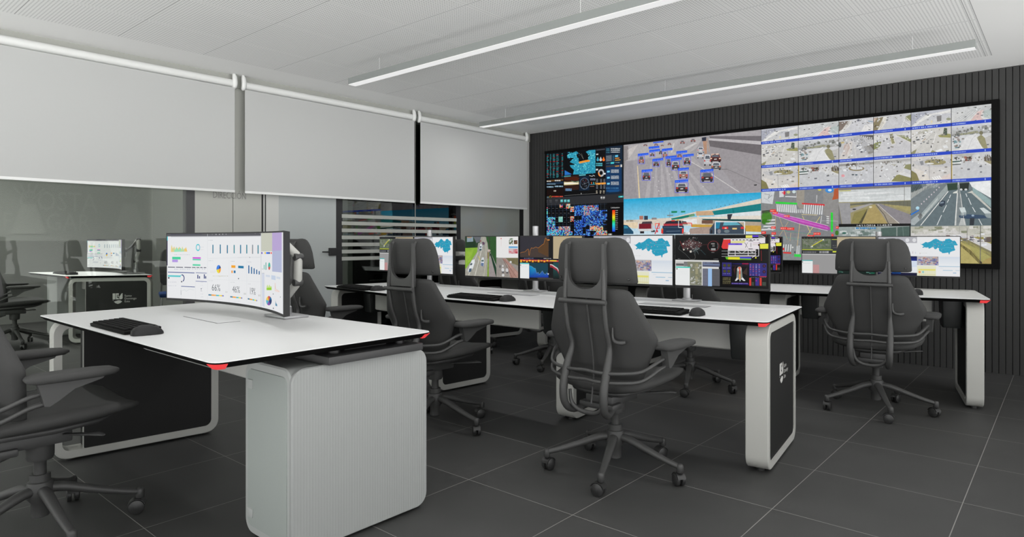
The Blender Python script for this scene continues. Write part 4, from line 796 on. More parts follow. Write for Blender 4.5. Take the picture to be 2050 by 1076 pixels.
def pic_trading(fl):
    p = Picture(fl.unmap, D2, 24); p.ur(0, 0, 1, 1, (16, 16, 20)).up()
    p.q(1072, 108, 1592, 492, (46, 44, 52)); p.ur(.555, 0, 1, .515, (182, 166, 134)); p.up()
    a = [(1080, 420), (1110, 405), (1140, 402), (1170, 395), (1195, 365), (1215, 350), (1228, 350), (1236, 460), (1244, 460), (1254, 380), (1280, 325), (1310, 335), (1360, 310), (1400, 330), (1440, 300), (1480, 265), (1500, 260), (1530, 150), (1540, 150), (1560, 190)]
    p.p(a + [(1585, 185), (1585, 490), (1080, 490)], (66, 54, 50)); p.p([(1400, 330), (1440, 300), (1500, 260), (1535, 150), (1585, 190), (1585, 490), (1400, 400)], (96, 70, 46)); p.up(); p.line(a, 6, (176, 110, 40)); p.line([(1565, 185), (1605, 185)], 14, (236, 150, 70)); p.marks(1080, 112, 1240, 122, 14, (110, 110, 116)); p.L -= 1
    for k in range(13): p.q(1578, 200 + k * 24, 1592, 208 + k * 24, (20, 20, 24))
    p.ur(0, .515, 1, .55, (8, 12, 40)); p.up(); p.marks(1150, 508, 1330, 520, 9, (120, 120, 160)); p.marks(1500, 512, 1640, 522, 6, (206, 200, 190)); p.L -= 1
    p.ur(0, .55, 1, .585, (206, 70, 70)); p.ur(0, .578, .53, .625, (50, 30, 24)); p.up()
    for k in range(10): p.q(1080 + k * 52, 540 + (k % 3) * 8, 1112 + k * 52, 582 - (k % 2) * 14, (236, 170, 40))
    p.q(1610, 545, 1730, 565, (236, 200, 50)); p.q(1610, 535, 1640, 548, (60, 50, 90)); p.L -= 1
    p.q(1244, 590, 1592, 855, (16, 60, 76)); p.ur(.555, .6, 1, .985, (26, 72, 76)); p.up(); p.ug(.555, .75, 1, .985, (26, 66, 66), (8, 12, 14))
    b = [(1244, 640), (1290, 660), (1330, 690), (1350, 690), (1375, 780), (1400, 760), (1420, 800), (1450, 770), (1475, 735), (1500, 780), (1530, 800), (1555, 770), (1585, 790)]
    p.u([p.st(q) for q in b + [(1585, 855), (1244, 855)]], [(20, 140, 190)] * 4 + [(30, 90, 170)] * (len(b) - 4) + [(20, 40, 160), (10, 50, 150)]); p.q(1575, 590, 1600, 855, (10, 10, 16)); p.up(); p.line(b, 4, (120, 150, 170)); p.ell(1580, 792, 12, 12, (226, 226, 230), 8); p.L -= 1
    c = [(1612, 615), (1650, 620), (1690, 650), (1740, 680), (1780, 760), (1815, 745), (1850, 690), (1880, 680), (1920, 640), (1970, 660), (2040, 600)]
    p.p([(x, y) for x, y in c] + [(x, y + 60) for x, y in reversed(c)], (140, 40, 56)); p.up(); p.line([(x, y + 10) for x, y in c], 16, (206, 206, 206)); p.line([(x, y + 26) for x, y in c], 8, (196, 46, 60)); p.L -= 1
    p.q(1072, 592, 1240, 612, (80, 190, 190)); p.q(1072, 612, 1240, 882, (228, 230, 230)); p.up(); p.q(1080, 628, 1098, 640, (120, 60, 70)); p.marks(1090, 660, 1200, 668, 10, (206, 208, 212)); p.L -= 1
    p.ur(.3, .96, 1, 1, (60, 58, 58))
    return p

def pic_control(fl):
    p = Picture(fl.unmap, D3, 25); p.ur(0, 0, 1, 1, (3, 3, 4)).up()
    p.line([(175, 255), (150, 320), (260, 400), (350, 495)], 7, (70, 72, 72)); p.line([(350, 495), (420, 490), (430, 450), (410, 400)], 6, (90, 88, 84)); p.line([(175, 190), (245, 340)], 14, (96, 30, 32)); p.p([(215, 215), (300, 170), (420, 190), (520, 210), (545, 270), (420, 330), (330, 320), (230, 300)], (60, 36, 38)); p.up()
    for _ in range(300):
        a = p.r.random() * 6.28; k = p.r.random(); x, y = 360 + cos(a) * 170 * k, 240 + sin(a) * 130 * k; d = 3 + p.r.random() * 12
        p.q(x, y, x + d, y + d * .6, p.r.choice([(110, 110, 112), (150, 150, 150), (130, 50, 50), (96, 40, 42), (70, 76, 76), (180, 176, 170)]))
    for _ in range(26):
        a = p.r.random() * 6.28; k = 40 + p.r.random() * 70; p.line([(430, 330), (430 + cos(a) * k, 330 + sin(a) * k)], 2.5, (96, 110, 112))
    p.line([(520, 340), (600, 420)], 8, (40, 60, 66)); p.up()
    for x, y, r in ((230, 238, 14), (352, 365, 18), (238, 335, 12), (300, 320, 9)): p.ell(x, y, r, r, (206, 200, 190), 10)
    p.ell(730, 275, 98, 88, (110, 46, 48), 28, ri=.9); p.ell(730, 275, 112, 112, (36, 20, 22), 28, ri=.96); p.line([(545, 250), (640, 250)], 4, (90, 40, 42)); p.q(690, 225, 750, 245, (130, 128, 126)); p.q(710, 255, 750, 285, (96, 96, 96)); p.q(690, 310, 765, 345, (150, 150, 150)); p.q(695, 375, 745, 384, (120, 120, 120)); p.ell(790, 270, 16, 50, (110, 112, 114), 12, -80, 80, ri=.6); p.marks(140, 480, 190, 490, 3, (110, 110, 110)); p.marks(735, 484, 820, 494, 4, (120, 120, 120))
    # signal diagram
    W = (224, 218, 222); Y = (222, 216, 96); V = (92, 60, 206)
    p.p([(895, 165), (1020, 160), (970, 320), (885, 320), (862, 290)], (214, 56, 56)); p.p([(1015, 160), (1585, 150), (1585, 225), (1480, 235), (1490, 325), (970, 325), (975, 235), (1015, 225)], W); p.p([(895, 150), (1590, 140), (1590, 160), (895, 164)], (206, 206, 206)); p.q(1265, 86, 1375, 138, Y); p.q(1372, 86, 1475, 122, V); p.line([(1620, 85), (1590, 125)], 6, (150, 30, 40)); p.line([(1475, 105), (1530, 105), (1585, 130)], 8, (206, 206, 206)); p.line([(1475, 130), (1585, 140)], 8, (206, 206, 206)); p.line([(1585, 130), (1585, 230)], 7, (206, 206, 206)); p.up()
    p.p([(1020, 195), (1270, 180), (1230, 225), (1020, 225)], (214, 210, 140)); p.q(975, 228, 1205, 254, V); p.q(1090, 234, 1140, 246, (40, 30, 130)); p.line([(1245, 215), (1275, 255), (1260, 300)], 7, (50, 46, 50)); p.line([(1300, 215), (1270, 255), (1300, 300)], 5, (90, 86, 90)); p.line([(1350, 220), (1350, 290)], 7, (60, 56, 60)); p.line([(1380, 222), (1480, 222)], 4, (150, 60, 110)); p.line([(1380, 250), (1470, 250)], 4, (150, 130, 60)); p.line([(1480, 210), (1525, 240)], 8, (70, 40, 50)); p.q(1310, 184, 1390, 194, (60, 56, 60)); p.q(1310, 315, 1380, 325, (60, 56, 60)); p.p([(1498, 240), (1640, 234), (1638, 318), (1502, 318)], (220, 220, 70)); p.ell(1482, 255, 14, 20, (70, 30, 36), 8)
    for k in range(8): p.q(1040 + k * 58, 166, 1076 + k * 58, 178, (40, 40, 44))
    for y in (355, 405, 445): p.line([(865, y), (1450 if y < 440 else 1400, y)], 8, (150, 150, 150))
    p.q(970, 325, 1425, 348, W); p.line([(970, 435), (1430, 435)], 14, W); p.line([(970, 390), (1430, 390)], 9, (206, 206, 206))
    for x in (975, 1090, 1305, 1425, 1480): p.line([(x, 325), (x, 440)], 9, W)
    p.line([(1100, 335), (1200, 395), (1300, 335)], 8, (200, 200, 200)); p.line([(990, 400), (1005, 340), (1060, 340)], 8, (200, 200, 200)); p.line([(1320, 335), (1385, 395), (1380, 360)], 8, (200, 200, 200)); p.line([(1480, 320), (1480, 440), (1400, 445), (1370, 465)], 8, W); p.p([(925, 455), (975, 452), (975, 494), (945, 494)], (90, 180, 40)); p.q(972, 455, 1166, 496, (220, 216, 50)); p.q(1166, 456, 1355, 478, (76, 66, 214)); p.q(1166, 478, 1355, 500, (110, 176, 50)); p.ell(1432, 468, 14, 12, (226, 226, 60), 8); p.line([(1520, 345), (1526, 520)], 9, (120, 20, 26)); p.L -= 1
    # lower left: application windows
    p.ur(0, .485, .487, .985, (214, 214, 212)); p.up(); p.q(108, 530, 300, 600, (96, 96, 98)); p.q(300, 530, 535, 915, (120, 122, 104)); p.q(548, 535, 835, 615, (80, 84, 104)); p.q(550, 645, 640, 935, (96, 98, 112)); p.q(640, 645, 705, 938, (150, 186, 226)); p.q(705, 650, 835, 935, (84, 84, 88)); p.q(235, 545, 300, 612, (150, 152, 150)); p.up()
    p.q(105, 612, 345, 632, (50, 196, 180)); p.q(105, 632, 338, 918, (228, 230, 230)); p.q(108, 528, 240, 560, (190, 190, 188)); p.q(430, 560, 475, 900, (150, 146, 116)); p.q(560, 575, 835, 585, (130, 150, 190)); p.scatter(*p.st((345, 560)), *p.st((530, 905)), 60, [(150, 152, 140), (96, 100, 80), (190, 190, 186), (130, 128, 104)], .02, .03); p.marks(560, 548, 720, 560, 10, (150, 160, 190)); p.up(); p.ell(125, 652, 11, 10, (30, 34, 40), 8)
    for k in range(6): p.marks(150, 662 + k * 18, 310, 665 + k * 18, 10, (206, 210, 210))
    for k in range(12): p.q(556, 660 + k * 22, 630, 668 + k * 22, (120, 122, 140))
    for k in range(12): p.q(712, 660 + k * 22, 828, 664 + k * 22, (104, 104, 112))
    p.L -= 2
    # lower right: instrument panel
    p.q(872, 545, 1030, 770, (46, 40, 110)); p.q(1322, 555, 1612, 770, (48, 42, 118)); p.q(1035, 548, 1315, 910, (12, 10, 14)); p.q(878, 780, 1022, 918, (26, 22, 16)); p.q(1030, 880, 1310, 910, (60, 46, 130)); p.q(1205, 555, 1312, 578, (170, 40, 90)); p.q(1040, 556, 1205, 578, (50, 46, 120)); p.q(1490, 770, 1610, 784, (190, 40, 70)); p.q(1330, 785, 1610, 940, (24, 20, 18)); p.up()
    for x in (915, 985):
        for y in (595, 690): p.ell(x, y, 26, 26, (70, 70, 30), 10); p.marks(x - 30, y + 38, x + 30, y + 48, 4, (130, 130, 190))
    for x in (1345, 1390, 1440, 1490):
        for y in (575, 600, 625, 655, 685, 715, 745): p.q(x - 12, y, x + 10, y + 13, p.r.choice([(120, 120, 190), (160, 160, 210), (90, 80, 160), (170, 90, 130)]))
    for y in (595, 690): p.ell(1570, y + 10, 30, 30, (40, 24, 60), 12); p.ell(1570, y + 10, 10, 10, (150, 50, 80), 8)
    for x in (1340, 1512): p.q(x - 16, 800, x + 16, 930, (206, 56, 50))
    p.q(1425, 800, 1485, 930, (56, 46, 130)); p.q(1430, 835, 1450, 860, (190, 40, 130)); p.q(1365, 870, 1400, 930, (60, 70, 60)); p.q(1540, 870, 1600, 930, (60, 70, 60)); p.marks(1345, 790, 1600, 798, 14, (110, 110, 120))
    for y in (795, 820, 850, 878): p.marks(885, y, 1020, y + 16, 8, (116, 110, 76))
    p.marks(1035, 885, 1305, 902, 18, (130, 110, 200)); p.line([(1040, 600), (1310, 600)], 3, (80, 60, 90)); p.p([(1060, 660), (1100, 600), (1090, 760)], (60, 30, 30)); p.p([(1290, 620), (1210, 720), (1290, 760)], (56, 40, 36)); p.up()
    p.p([(1166, 612), (1196, 640), (1212, 790), (1190, 830), (1140, 830), (1112, 790), (1120, 650), (1140, 620)], (130, 140, 136)); p.p([(1120, 790), (1085, 850), (1110, 850), (1150, 815)], (220, 220, 222)); p.p([(1210, 790), (1260, 850), (1230, 852), (1180, 815)], (220, 220, 222)); p.up(); p.p([(1155, 640), (1176, 640), (1180, 830), (1152, 830)], (214, 90, 50)); p.p([(1120, 650), (1140, 618), (1186, 618), (1196, 650), (1185, 690), (1130, 690)], (196, 190, 186)); p.up(); p.p([(1140, 622), (1185, 620), (1180, 650), (1145, 650)], (206, 90, 60)); p.q(1156, 655, 1176, 740, (206, 80, 50)); p.q(1160, 740, 1174, 830, (206, 180, 90)); p.p([(1160, 820), (1176, 820), (1180, 850), (1166, 860)], (196, 220, 210))
    return p

# ---------------------------------------------------------------- the curved dashboard monitor
class Curved:
    def __init__(s, cx, cy, z0, z1, width, radius, rz=0.0):
        s.c = Vector((cx, cy, 0)); s.z0, s.z1, s.w, s.R, s.rz = z0, z1, width, radius, rz; s.bz = .007; s.bb = .012
    def local(s, a, off=0.0):
        """front surface at arc fraction a (0 left, 1 right); off > 0 is behind the glass"""
        th = (a - .5) * s.w / s.R; r = s.R + off
        return Vector((r * sin(th), r * cos(th) - s.R, 0))
    def world(s, a):
        p = s.local(a); p.rotate(Matrix.Rotation(s.rz, 3, 'Z')); return p + s.c
    def unmap(s, u, v):
        if not hasattr(s, 'tab'):
            s.tab = [(k / 200 * 1.4 - .2, project(s.world(k / 200 * 1.4 - .2) + Vector((0, 0, 1)))[0]) for k in range(201)]
        T = s.tab; a = T[0][0] if u < T[0][1] else T[-1][0]
        for (a0, u0), (a1, u1) in zip(T, T[1:]):
            if u0 <= u <= u1: a = a0 + (a1 - a0) * (u - u0) / (u1 - u0); break
        p = s.world(a); d = p.x * FW[0] + p.y * FW[1]; z = CAMH - (v - VH) * d / FPX
        e = s.bz / s.w; t0, t1 = s.z1 - s.bz, s.z0 + s.bb
        return (a - e) / (1 - 2 * e), (t0 - z) / (t0 - t1)

DA = (330, 455, 250 / 1454)
def pic_analytics(cv):
    p = Picture(cv.unmap, DA, 31); p.ur(0, 0, 1, 1, (229, 230, 232)).up()
    p.ur(0, 0, .80, .035, (90, 90, 96)); p.up(); p.marks(520, 80, 650, 92, 6, (176, 176, 180), .95); p.marks(670, 78, 750, 90, 4, (176, 176, 180)); p.marks(1050, 70, 1115, 80, 4, (150, 150, 154)); p.q(36, 80, 62, 90, (206, 90, 100)); p.q(70, 80, 430, 88, (64, 62, 84)); p.L -= 1
    p.ur(0, .035, .012, .1, (60, 196, 206)); p.ur(0, .1, .009, .49, (62, 50, 96)); p.ur(.02, .035, .8, .048, (200, 201, 206)); p.up()
    # area chart, ring and bars
    tops = [(70, 290), (74, 230), (80, 205), (90, 245), (110, 225), (120, 260), (140, 215), (150, 255), (170, 230), (190, 262), (205, 225), (215, 265), (235, 240), (245, 225), (262, 285)]
    p.p(tops, (220, 206, 140)); p.up(); p.p([(92, 290), (95, 250), (120, 268), (140, 236), (160, 266), (180, 240), (200, 268), (210, 240), (222, 286)], (150, 222, 184)); p.p([(70, 290), (78, 232), (90, 240), (92, 290)], (240, 200, 130)); p.p([(222, 286), (244, 236), (262, 285)], (238, 196, 110)); p.up()
    p.ell(386, 238, 25, 42, (84, 196, 206), 24, ri=.66); p.ell(386, 238, 25, 42, (150, 180, 210), 10, -60, 60, ri=.66); p.q(86, 346, 184, 376, (70, 206, 156)); p.q(86, 378, 152, 408, (176, 150, 222)); p.q(324, 350, 418, 368, (206, 80, 214)); p.q(324, 370, 418, 386, (90, 206, 166)); p.q(324, 432, 414, 450, (76, 206, 160)); p.marks(110, 318, 300, 326, 12, (200, 202, 206)); p.marks(410, 230, 455, 236, 3, (206, 206, 210)); p.marks(410, 260, 455, 266, 3, (206, 206, 210))
    for x0, x1 in ((36, 118), (130, 212), (228, 305), (316, 358), (368, 402), (412, 440), (452, 482)): p.q(x0, 462 + (x0 - 36) * .012, x1, 471 + (x0 - 36) * .012, (84, 86, 104))
    p.marks(110, 486, 300, 496, 9, (196, 200, 210)); p.marks(320, 484, 485, 494, 6, (196, 200, 210)); p.q(36, 520, 346, 530, (96, 108, 156)); p.q(360, 528, 488, 536, (120, 128, 166)); p.q(36, 560, 184, 578, (80, 196, 200)); p.ell(46, 592, 9, 10, (50, 54, 66), 10); p.ell(196, 596, 34, 46, (52, 62, 120), 14, -90, 60, ri=.72); p.ell(196, 598, 30, 42, (120, 206, 206), 6, -130, -90, ri=.8); p.ell(196, 636, 8, 9, (70, 76, 90), 10); p.q(190, 686, 350, 694, (84, 100, 150)); p.q(358, 626, 488, 634, (130, 136, 172))
    for x, y in ((378, 556), (398, 572), (454, 550), (470, 572)): p.q(x, y, x + 12, 600, (54, 66, 122))
    p.ell(424, 720, 6, 6, (70, 76, 90), 8); p.ell(424, 744, 6, 5, (70, 76, 90), 8); p.line([(200, 745), (230, 730), (250, 748), (290, 722), (340, 734)], 3, (196, 206, 206)); p.line([(188, 735), (188, 790)], 4, (120, 124, 136)); p.marks(40, 636, 140, 646, 5, (206, 208, 214)); p.marks(40, 678, 140, 688, 5, (206, 208, 214)); p.q(188, 700, 190, 838, (206, 208, 212)); p.q(355, 640, 357, 850, (212, 214, 218)); p.q(36, 824, 180, 838, (196, 198, 202))
    for k in range(6): p.marks(420, 640 + k * 34, 450, 648 + k * 34, 2, (206, 208, 214))
    # eight bars
    for x, a, b, c in ((560, 206, 306, (24, 116, 146)), (646, 203, 308, (20, 112, 146)), (728, 210, 306, (22, 110, 146)), (807, 208, 306, (60, 136, 150)), (882, 207, 308, (26, 112, 150)), (954, 206, 308, (46, 130, 150)), (1022, 206, 312, (130, 140, 150)), (1086, 210, 310, (56, 130, 150))): p.q(x - 6, a, x + 6, b, c); p.q(x - 16, a + 30, x - 10, b, (236, 220, 214))
    p.marks(510, 150, 560, 156, 3, (176, 178, 184)); p.marks(850, 352, 1110, 358, 16, (206, 208, 212)); p.ell(988, 354, 7, 6, (150, 152, 156), 8); p.line([(500, 362), (1120, 340)], 2, (212, 214, 218)); p.line([(500, 372), (1120, 350)], 2, (212, 214, 218))
    p.ell(627, 490, 26, 48, (62, 126, 220), 10, 170, 300); p.ell(627, 490, 26, 48, (30, 62, 120), 6, 300, 345); p.ell(627, 490, 26, 48, (240, 160, 50), 8, -15, 80); p.ell(627, 490, 26, 48, (226, 216, 60), 8, 80, 170); p.q(774, 444, 822, 474, (238, 164, 44)); p.q(854, 450, 918, 478, (24, 116, 160)); p.q(774, 506, 792, 535, (236, 160, 80)); p.q(802, 506, 824, 535, (26, 110, 160))
    for x, a, b in ((978, 446, 540), (1010, 464, 544), (1040, 480, 546), (1070, 495, 548), (1099, 512, 552)): p.q(x - 6, a, x + 6, b, (24, 94, 150))
    for x0, x1, y in ((510, 570, 390), (765, 812, 396), (965, 1008, 404), (510, 565, 622), (765, 812, 640), (965, 1005, 660)): p.marks(x0, y, x1, y + 6, 4, (186, 188, 194))
    p.marks(530, 510, 600, 516, 6, (206, 206, 206)); p.marks(530, 525, 590, 531, 6, (206, 206, 206)); p.marks(560, 566, 740, 574, 10, (196, 196, 186)); p.ell(640, 572, 6, 6, (220, 206, 80), 8); p.ell(858, 600, 6, 8, (90, 96, 106), 8)
    p.text('66%', 545, 740, 646, 670, (110, 114, 120)); p.text('46%', 786, 760, 874, 692, (110, 114, 120)); p.text('19%', 984, 782, 1056, 712, (110, 114, 120))
    for x0, x1, y0, y1 in ((508, 686, 782, 794), (762, 902, 804, 820), (966, 1076, 828, 850)):
        cs = [(20, 100, 140), (40, 130, 150), (240, 150, 40), (240, 150, 40), (236, 176, 60), (70, 176, 206), (80, 190, 190), (230, 220, 80), (236, 200, 70), (110, 120, 200)]
        w = (x1 - x0) / 10
        for k, c in enumerate(cs):
            yy = y0 + (y1 - y0) * k / 10; p.q(x0 + k * w, yy, x0 + k * w + w * .96, yy + 15, c)
    for x, y in ((705, 745), (920, 766), (1090, 785)): p.marks(x, y, x + 30, y + 22, 2, (200, 202, 200)); p.marks(x - 130, y + 95, x - 30, y + 100, 8, (210, 211, 214))
    for x0, x1, y in ((740, 755, 0), (945, 955, 0)): p.line([(x0 + 8, 385), (x0 + 8, 870)], 2, (212, 214, 218))
    p.line([(500, 610), (1120, 640)], 2, (212, 214, 218)); p.q(496, 80, 499, 878, (214, 216, 220))
    # right column
    p.p([(1124, 50), (1250, 44), (1250, 282), (1124, 284)], (198, 200, 186)); p.p([(1250, 40), (1362, 36), (1362, 270), (1250, 278)], (184, 166, 210)); p.p([(1250, 278), (1362, 270), (1362, 530), (1250, 518)], (178, 184, 212)); p.q(1118, 45, 1124, 960, (200, 204, 206)); p.up()
    for x, c in ((1130, (110, 90, 190)), (1168, (236, 200, 60)), (1186, (60, 120, 240)), (1200, (50, 90, 210)), (1216, (24, 60, 140)), (1238, (236, 90, 80))): p.q(x - 7, 292, x + 8, 312, c)
    p.q(1153, 440, 1161, 494, (84, 190, 170)); p.q(1173, 412, 1181, 498, (60, 160, 140)); p.ell(1216, 456, 13, 44, (70, 180, 160), 10, 150, 380); p.ell(1216, 456, 13, 44, (214, 90, 84), 8, 20, 150); p.marks(1128, 486, 1150, 492, 2, (160, 160, 166)); p.p([(1130, 540), (1160, 542), (1162, 930), (1134, 920)], (206, 212, 226)); p.q(1175, 555, 1225, 578, (206, 214, 226)); p.q(1240, 560, 1290, 610, (196, 208, 226)); p.q(1300, 575, 1345, 600, (206, 214, 226)); p.marks(1130, 535, 1165, 541, 3, (150, 152, 160)); p.up()
    p.p([(1184, 735), (1186, 690), (1196, 670), (1206, 700), (1216, 668), (1228, 690), (1244, 690), (1244, 735)], (196, 222, 140)); p.p([(1184, 735), (1184, 710), (1244, 706), (1244, 735)], (150, 206, 60)); p.line([(1284, 745), (1284, 650), (1290, 720), (1335, 752)], 4, (226, 190, 176)); p.q(1284, 730, 1332, 748, (236, 214, 206)); p.ell(1212, 858, 33, 54, (46, 66, 110), 8, -20, 60); p.ell(1212, 858, 33, 54, (130, 90, 170), 8, 60, 130); p.ell(1212, 858, 33, 54, (90, 180, 200), 8, 130, 190); p.ell(1212, 858, 33, 54, (236, 196, 80), 8, 190, 250); p.ell(1212, 858, 33, 54, (206, 90, 90), 8, 250, 300); p.ell(1212, 858, 33, 54, (40, 110, 160), 6, 300, 340); p.p([(1288, 915), (1290, 850), (1294, 880), (1308, 905), (1308, 924)], (90, 140, 170)); p.ell(1264, 946, 6, 8, (90, 94, 104), 8); p.ell(1262, 780, 5, 7, (120, 124, 130), 8); p.ell(1345, 815, 4, 6, (130, 134, 140), 8)
    return p

def make_curved(cv, pic, label):
    t = thing('mounted_curved_monitor', label, 'monitor', (cv.c.x, cv.c.y, cv.z0), cv.rz)
    h = cv.z1 - cv.z0; n = 36
    rings = []
    for i in range(n + 1):
        a = i / n; k = .026 + .02 * (1 - abs(2 * a - 1) ** 2.5)
        f, b = cv.local(a, .0015), cv.local(a, k)
        rings.append([(f.x, f.y, .0), (f.x, f.y, h), (b.x, b.y, h - .004), (b.x, b.y, .004)])
    MB().rings(rings).build('casing', M['monitor_grey'], t)
    e = cv.bz / cv.w; sh = h - cv.bz - cv.bb
    def place(a, b, L):
        p = cv.local(e + a * (1 - 2 * e), -L * 2.4e-5); return (p.x, p.y, h - cv.bz - b * sh)
    picture_mesh('screen', pic, place, t, cols=40)
    return t
# ================================================================ materials used in the room
M = {}
SCREEN = screen_material()
M['white_top'] = mat('white_laminate', (.605, .61, .61), .42, spec=.4)
M['black_edge'] = mat('black_bevelled_edge', (.003, .003, .003), .7, spec=.08)
M['frame_white'] = mat('warm_white_lacquer', (.435, .435, .41), .45)
M['panel_dark'] = mat('charcoal_side_panel', (.015, .015, .015), .6, spec=.25)
M['modesty'] = mat('grey_fabric_modesty_panel', (.58, .575, .55), .7, noise=.04, nscale=300)
M['box_dark'] = mat('green_black_cable_box', (.012, .014, .014), .45)
M['silver'] = mat('brushed_aluminium', (.44, .44, .45), .38, metal=.6)
M['flap_grey'] = mat('grey_cable_flap', (.33, .335, .34), .5)
M['rear_strip'] = mat('white_rear_strip', (.53, .535, .535), .45, spec=.4)
M['monitor_black'] = mat('black_monitor_plastic', (.018, .018, .0185), .6, spec=.25)
M['monitor_grey'] = mat('dark_grey_monitor_shell', (.018, .018, .019), .6, spec=.25)
M['chair_cloth'] = mat('charcoal_chair_upholstery', (.041, .041, .0405), .72, spec=.3, noise=.06, nscale=220, bump=.15)
M['chair_frame'] = mat('charcoal_chair_frame', (.044, .044, .0435), .5, spec=.5)
M['chair_plastic'] = mat('dark_chair_plastic', (.045, .045, .045), .45)
M['caster'] = mat('black_caster_rubber', (.022, .022, .022), .4)
M['red_light'] = mat('red_status_light', (.5, .03, .03), .4, emit=(rgb(226, 62, 66), .75))
M['key'] = mat('black_keyboard_plastic', (.005, .005, .005), .75, spec=.1)
M['mouse'] = mat('dark_grey_mouse_plastic', (.018, .018, .0185), .6, spec=.25)
M['emblem'] = mat('pale_grey_print', (.55, .55, .53), .6)
M['blind'] = mat('pale_grey_blind_fabric', (.435, .44, .435), .85, noise=.02, nscale=500)
M['blind_rail'] = mat('white_blind_rail', (.68, .685, .675), .5)
M['lamp_body'] = mat('grey_lamp_housing', (.22, .235, .228), .5)
M['wire'] = mat('white_hanging_wire', (.7, .7, .7), .5)
M['lamp_glow'] = mat('lit_white_diffuser', (.12, .12, .12), .6, emit=((1, .998, .992, 1), .80))
M['pale_wall'] = mat('pale_grey_partition', (.385, .39, .36), .6)
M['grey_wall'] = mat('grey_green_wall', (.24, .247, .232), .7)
M['grey_wall_low'] = mat('reflected_horizon_grey', (.165, .168, .16), .7)
M['light_jamb'] = mat('light_grey_jamb', (.50, .505, .485), .6)
M['black_metal'] = mat('black_window_frame', (.012, .012, .013), .45)
M['post_dark'] = mat('dark_grey_post', (.045, .045, .047), .55)
M['dark_room'] = mat('dark_room_paint', (.02, .021, .02), .8)
M['slat'] = mat('charcoal_grooved_wall_boards', (.043, .043, .0425), .75, spec=.15)
M['groove'] = mat('black_wall_groove', (.016, .016, .016), .8)
M['gap'] = mat('dark_joint_gap', (.06, .06, .06), .7)
M['letter'] = mat('grey_door_lettering', (.20, .20, .19), .6)
M['etch'] = mat('faint_wall_lettering', (.262, .268, .252), .6)
M['blue_seat'] = mat('blue_seat_fabric', (.02, .06, .22), .7)
M['chrome'] = mat('chrome_tube', (.6, .6, .6), .2, metal=1.0)
M['wedge'] = mat('light_grey_cabinet', (.40, .415, .405), .55)
M['door_face'] = mat('grey_green_cabinet_door', (.335, .365, .348), .5)
M['ceil'] = ceiling_material(); M['floor'] = floor_material()
M['glass'] = glass_material('clear_office_glass', (.93, .95, .92, 1), 1.24)
M['dark_glass'] = glass_material('dark_room_glass', (.62, .65, .62, 1), 1.6)
M['film'] = mat('frosted_window_film', (.36, .37, .34), .6)

def ribbed_material():
    g = N('ribbed_white_panel'); geo = g.n('ShaderNodeNewGeometry'); sep = g.n('ShaderNodeSeparateXYZ')
    g.l(geo.outputs['Position'], sep.inputs[0])
    a = g.math('ABSOLUTE', g.math('SUBTRACT', g.math('MODULO', g.math('ADD', sep.outputs[1], 10.0), .012), .006))
    bp = g.n('ShaderNodeBump'); bp.inputs['Strength'].default_value = .2; bp.inputs['Distance'].default_value = .004
    g.l(a, bp.inputs['Height']); 
    h = g.math('MULTIPLY', a, 150.0); g.l(h, bp.inputs['Height']); g.l(bp.outputs['Normal'], g.b.inputs['Normal'])
    g.b.inputs['Base Color'].default_value = (.315, .325, .32, 1); g.b.inputs['Roughness'].default_value = .55
    return g.m
M['ribbed'] = ribbed_material()

# ================================================================ the room
CEIL = 2.6; GX = -5.60; WY = 6.84
def struct(name, mb, m, parent=None, smooth=0):
    o = mb.build(name, m, parent, smooth)
    if parent is None: o['kind'] = 'structure'
    return o
RX, RY = 3.0, -3.0           # the room goes on to the right and behind the camera
fx, fy = (RX - 11.0) / 2, (RY + 7.1) / 2
struct('floor', MB().box((fx, fy, -.05), (RX + 11.0, 7.1 - RY, .1)), M['floor'])
struct('ceiling', MB().box((fx, fy, CEIL + .05), (RX + 11.0, 7.1 - RY, .1)), M['ceil'])
b = MB()
x = GX
while x < RX:
    b.box((x + .0205, WY + .02, CEIL / 2), (.041, .04, CEIL)); x += .0465
w = struct('wall_back', b, M['slat'])
struct('groove_backing', MB().box(((GX + RX) / 2, WY + .05, CEIL / 2), (RX - GX, .04, CEIL)), M['groove'], w)
# left wall: glazed partition to the offices
def seg(y0, y1, z0=0.0, z1=CEIL, t=.05, x=GX, b=None):
    return (b or MB()).box((x - t / 2, (y0 + y1) / 2, (z0 + z1) / 2), (t, y1 - y0, z1 - z0))
o = struct('window_1', seg(RY, 2.294, .06, CEIL - .02, .012), M['glass'])
struct('window_frame', seg(RY, 2.294, 0, .06).box((GX - .025, (RY + 2.294) / 2, CEIL - .01), (.05, 2.294 - RY, .02)), M['post_dark'], o)
struct('trim_1', seg(2.294, 2.364, t=.07), M['post_dark'])
dd = struct('door_1', seg(2.364, 2.69, .005).box((GX - .025, 2.828, CEIL / 2), (.05, .264, CEIL - .01)), M['pale_wall'])
lb = MB(); T, tw = text_tris('DIRECCIÓN')
for t in T: lb.add([(GX + .004, 2.512 + p[0] / tw * .298, 1.503 + p[1] * .058) for p in t], [(0, 1, 2)])
tag(lb.build('lettering', M['letter'], dd, 0), 'grey lettering reading DIRECCIÓN')
struct('trim_2', seg(2.966, 2.978, t=.06).box((GX - .03, 2.997, CEIL / 2), (.06, .012, CEIL)), M['black_metal'])
struct('trim_3', seg(2.978, 2.991, t=.055), M['light_jamb'])
struct('wall_left', seg(3.004, 3.13, t=.06), M['light_jamb'])
d2 = struct('door_2', seg(3.13, 3.755, .01, CEIL - .01, .014), mat('milky_glass_door', (.40, .425, .42), .12, spec=.6))
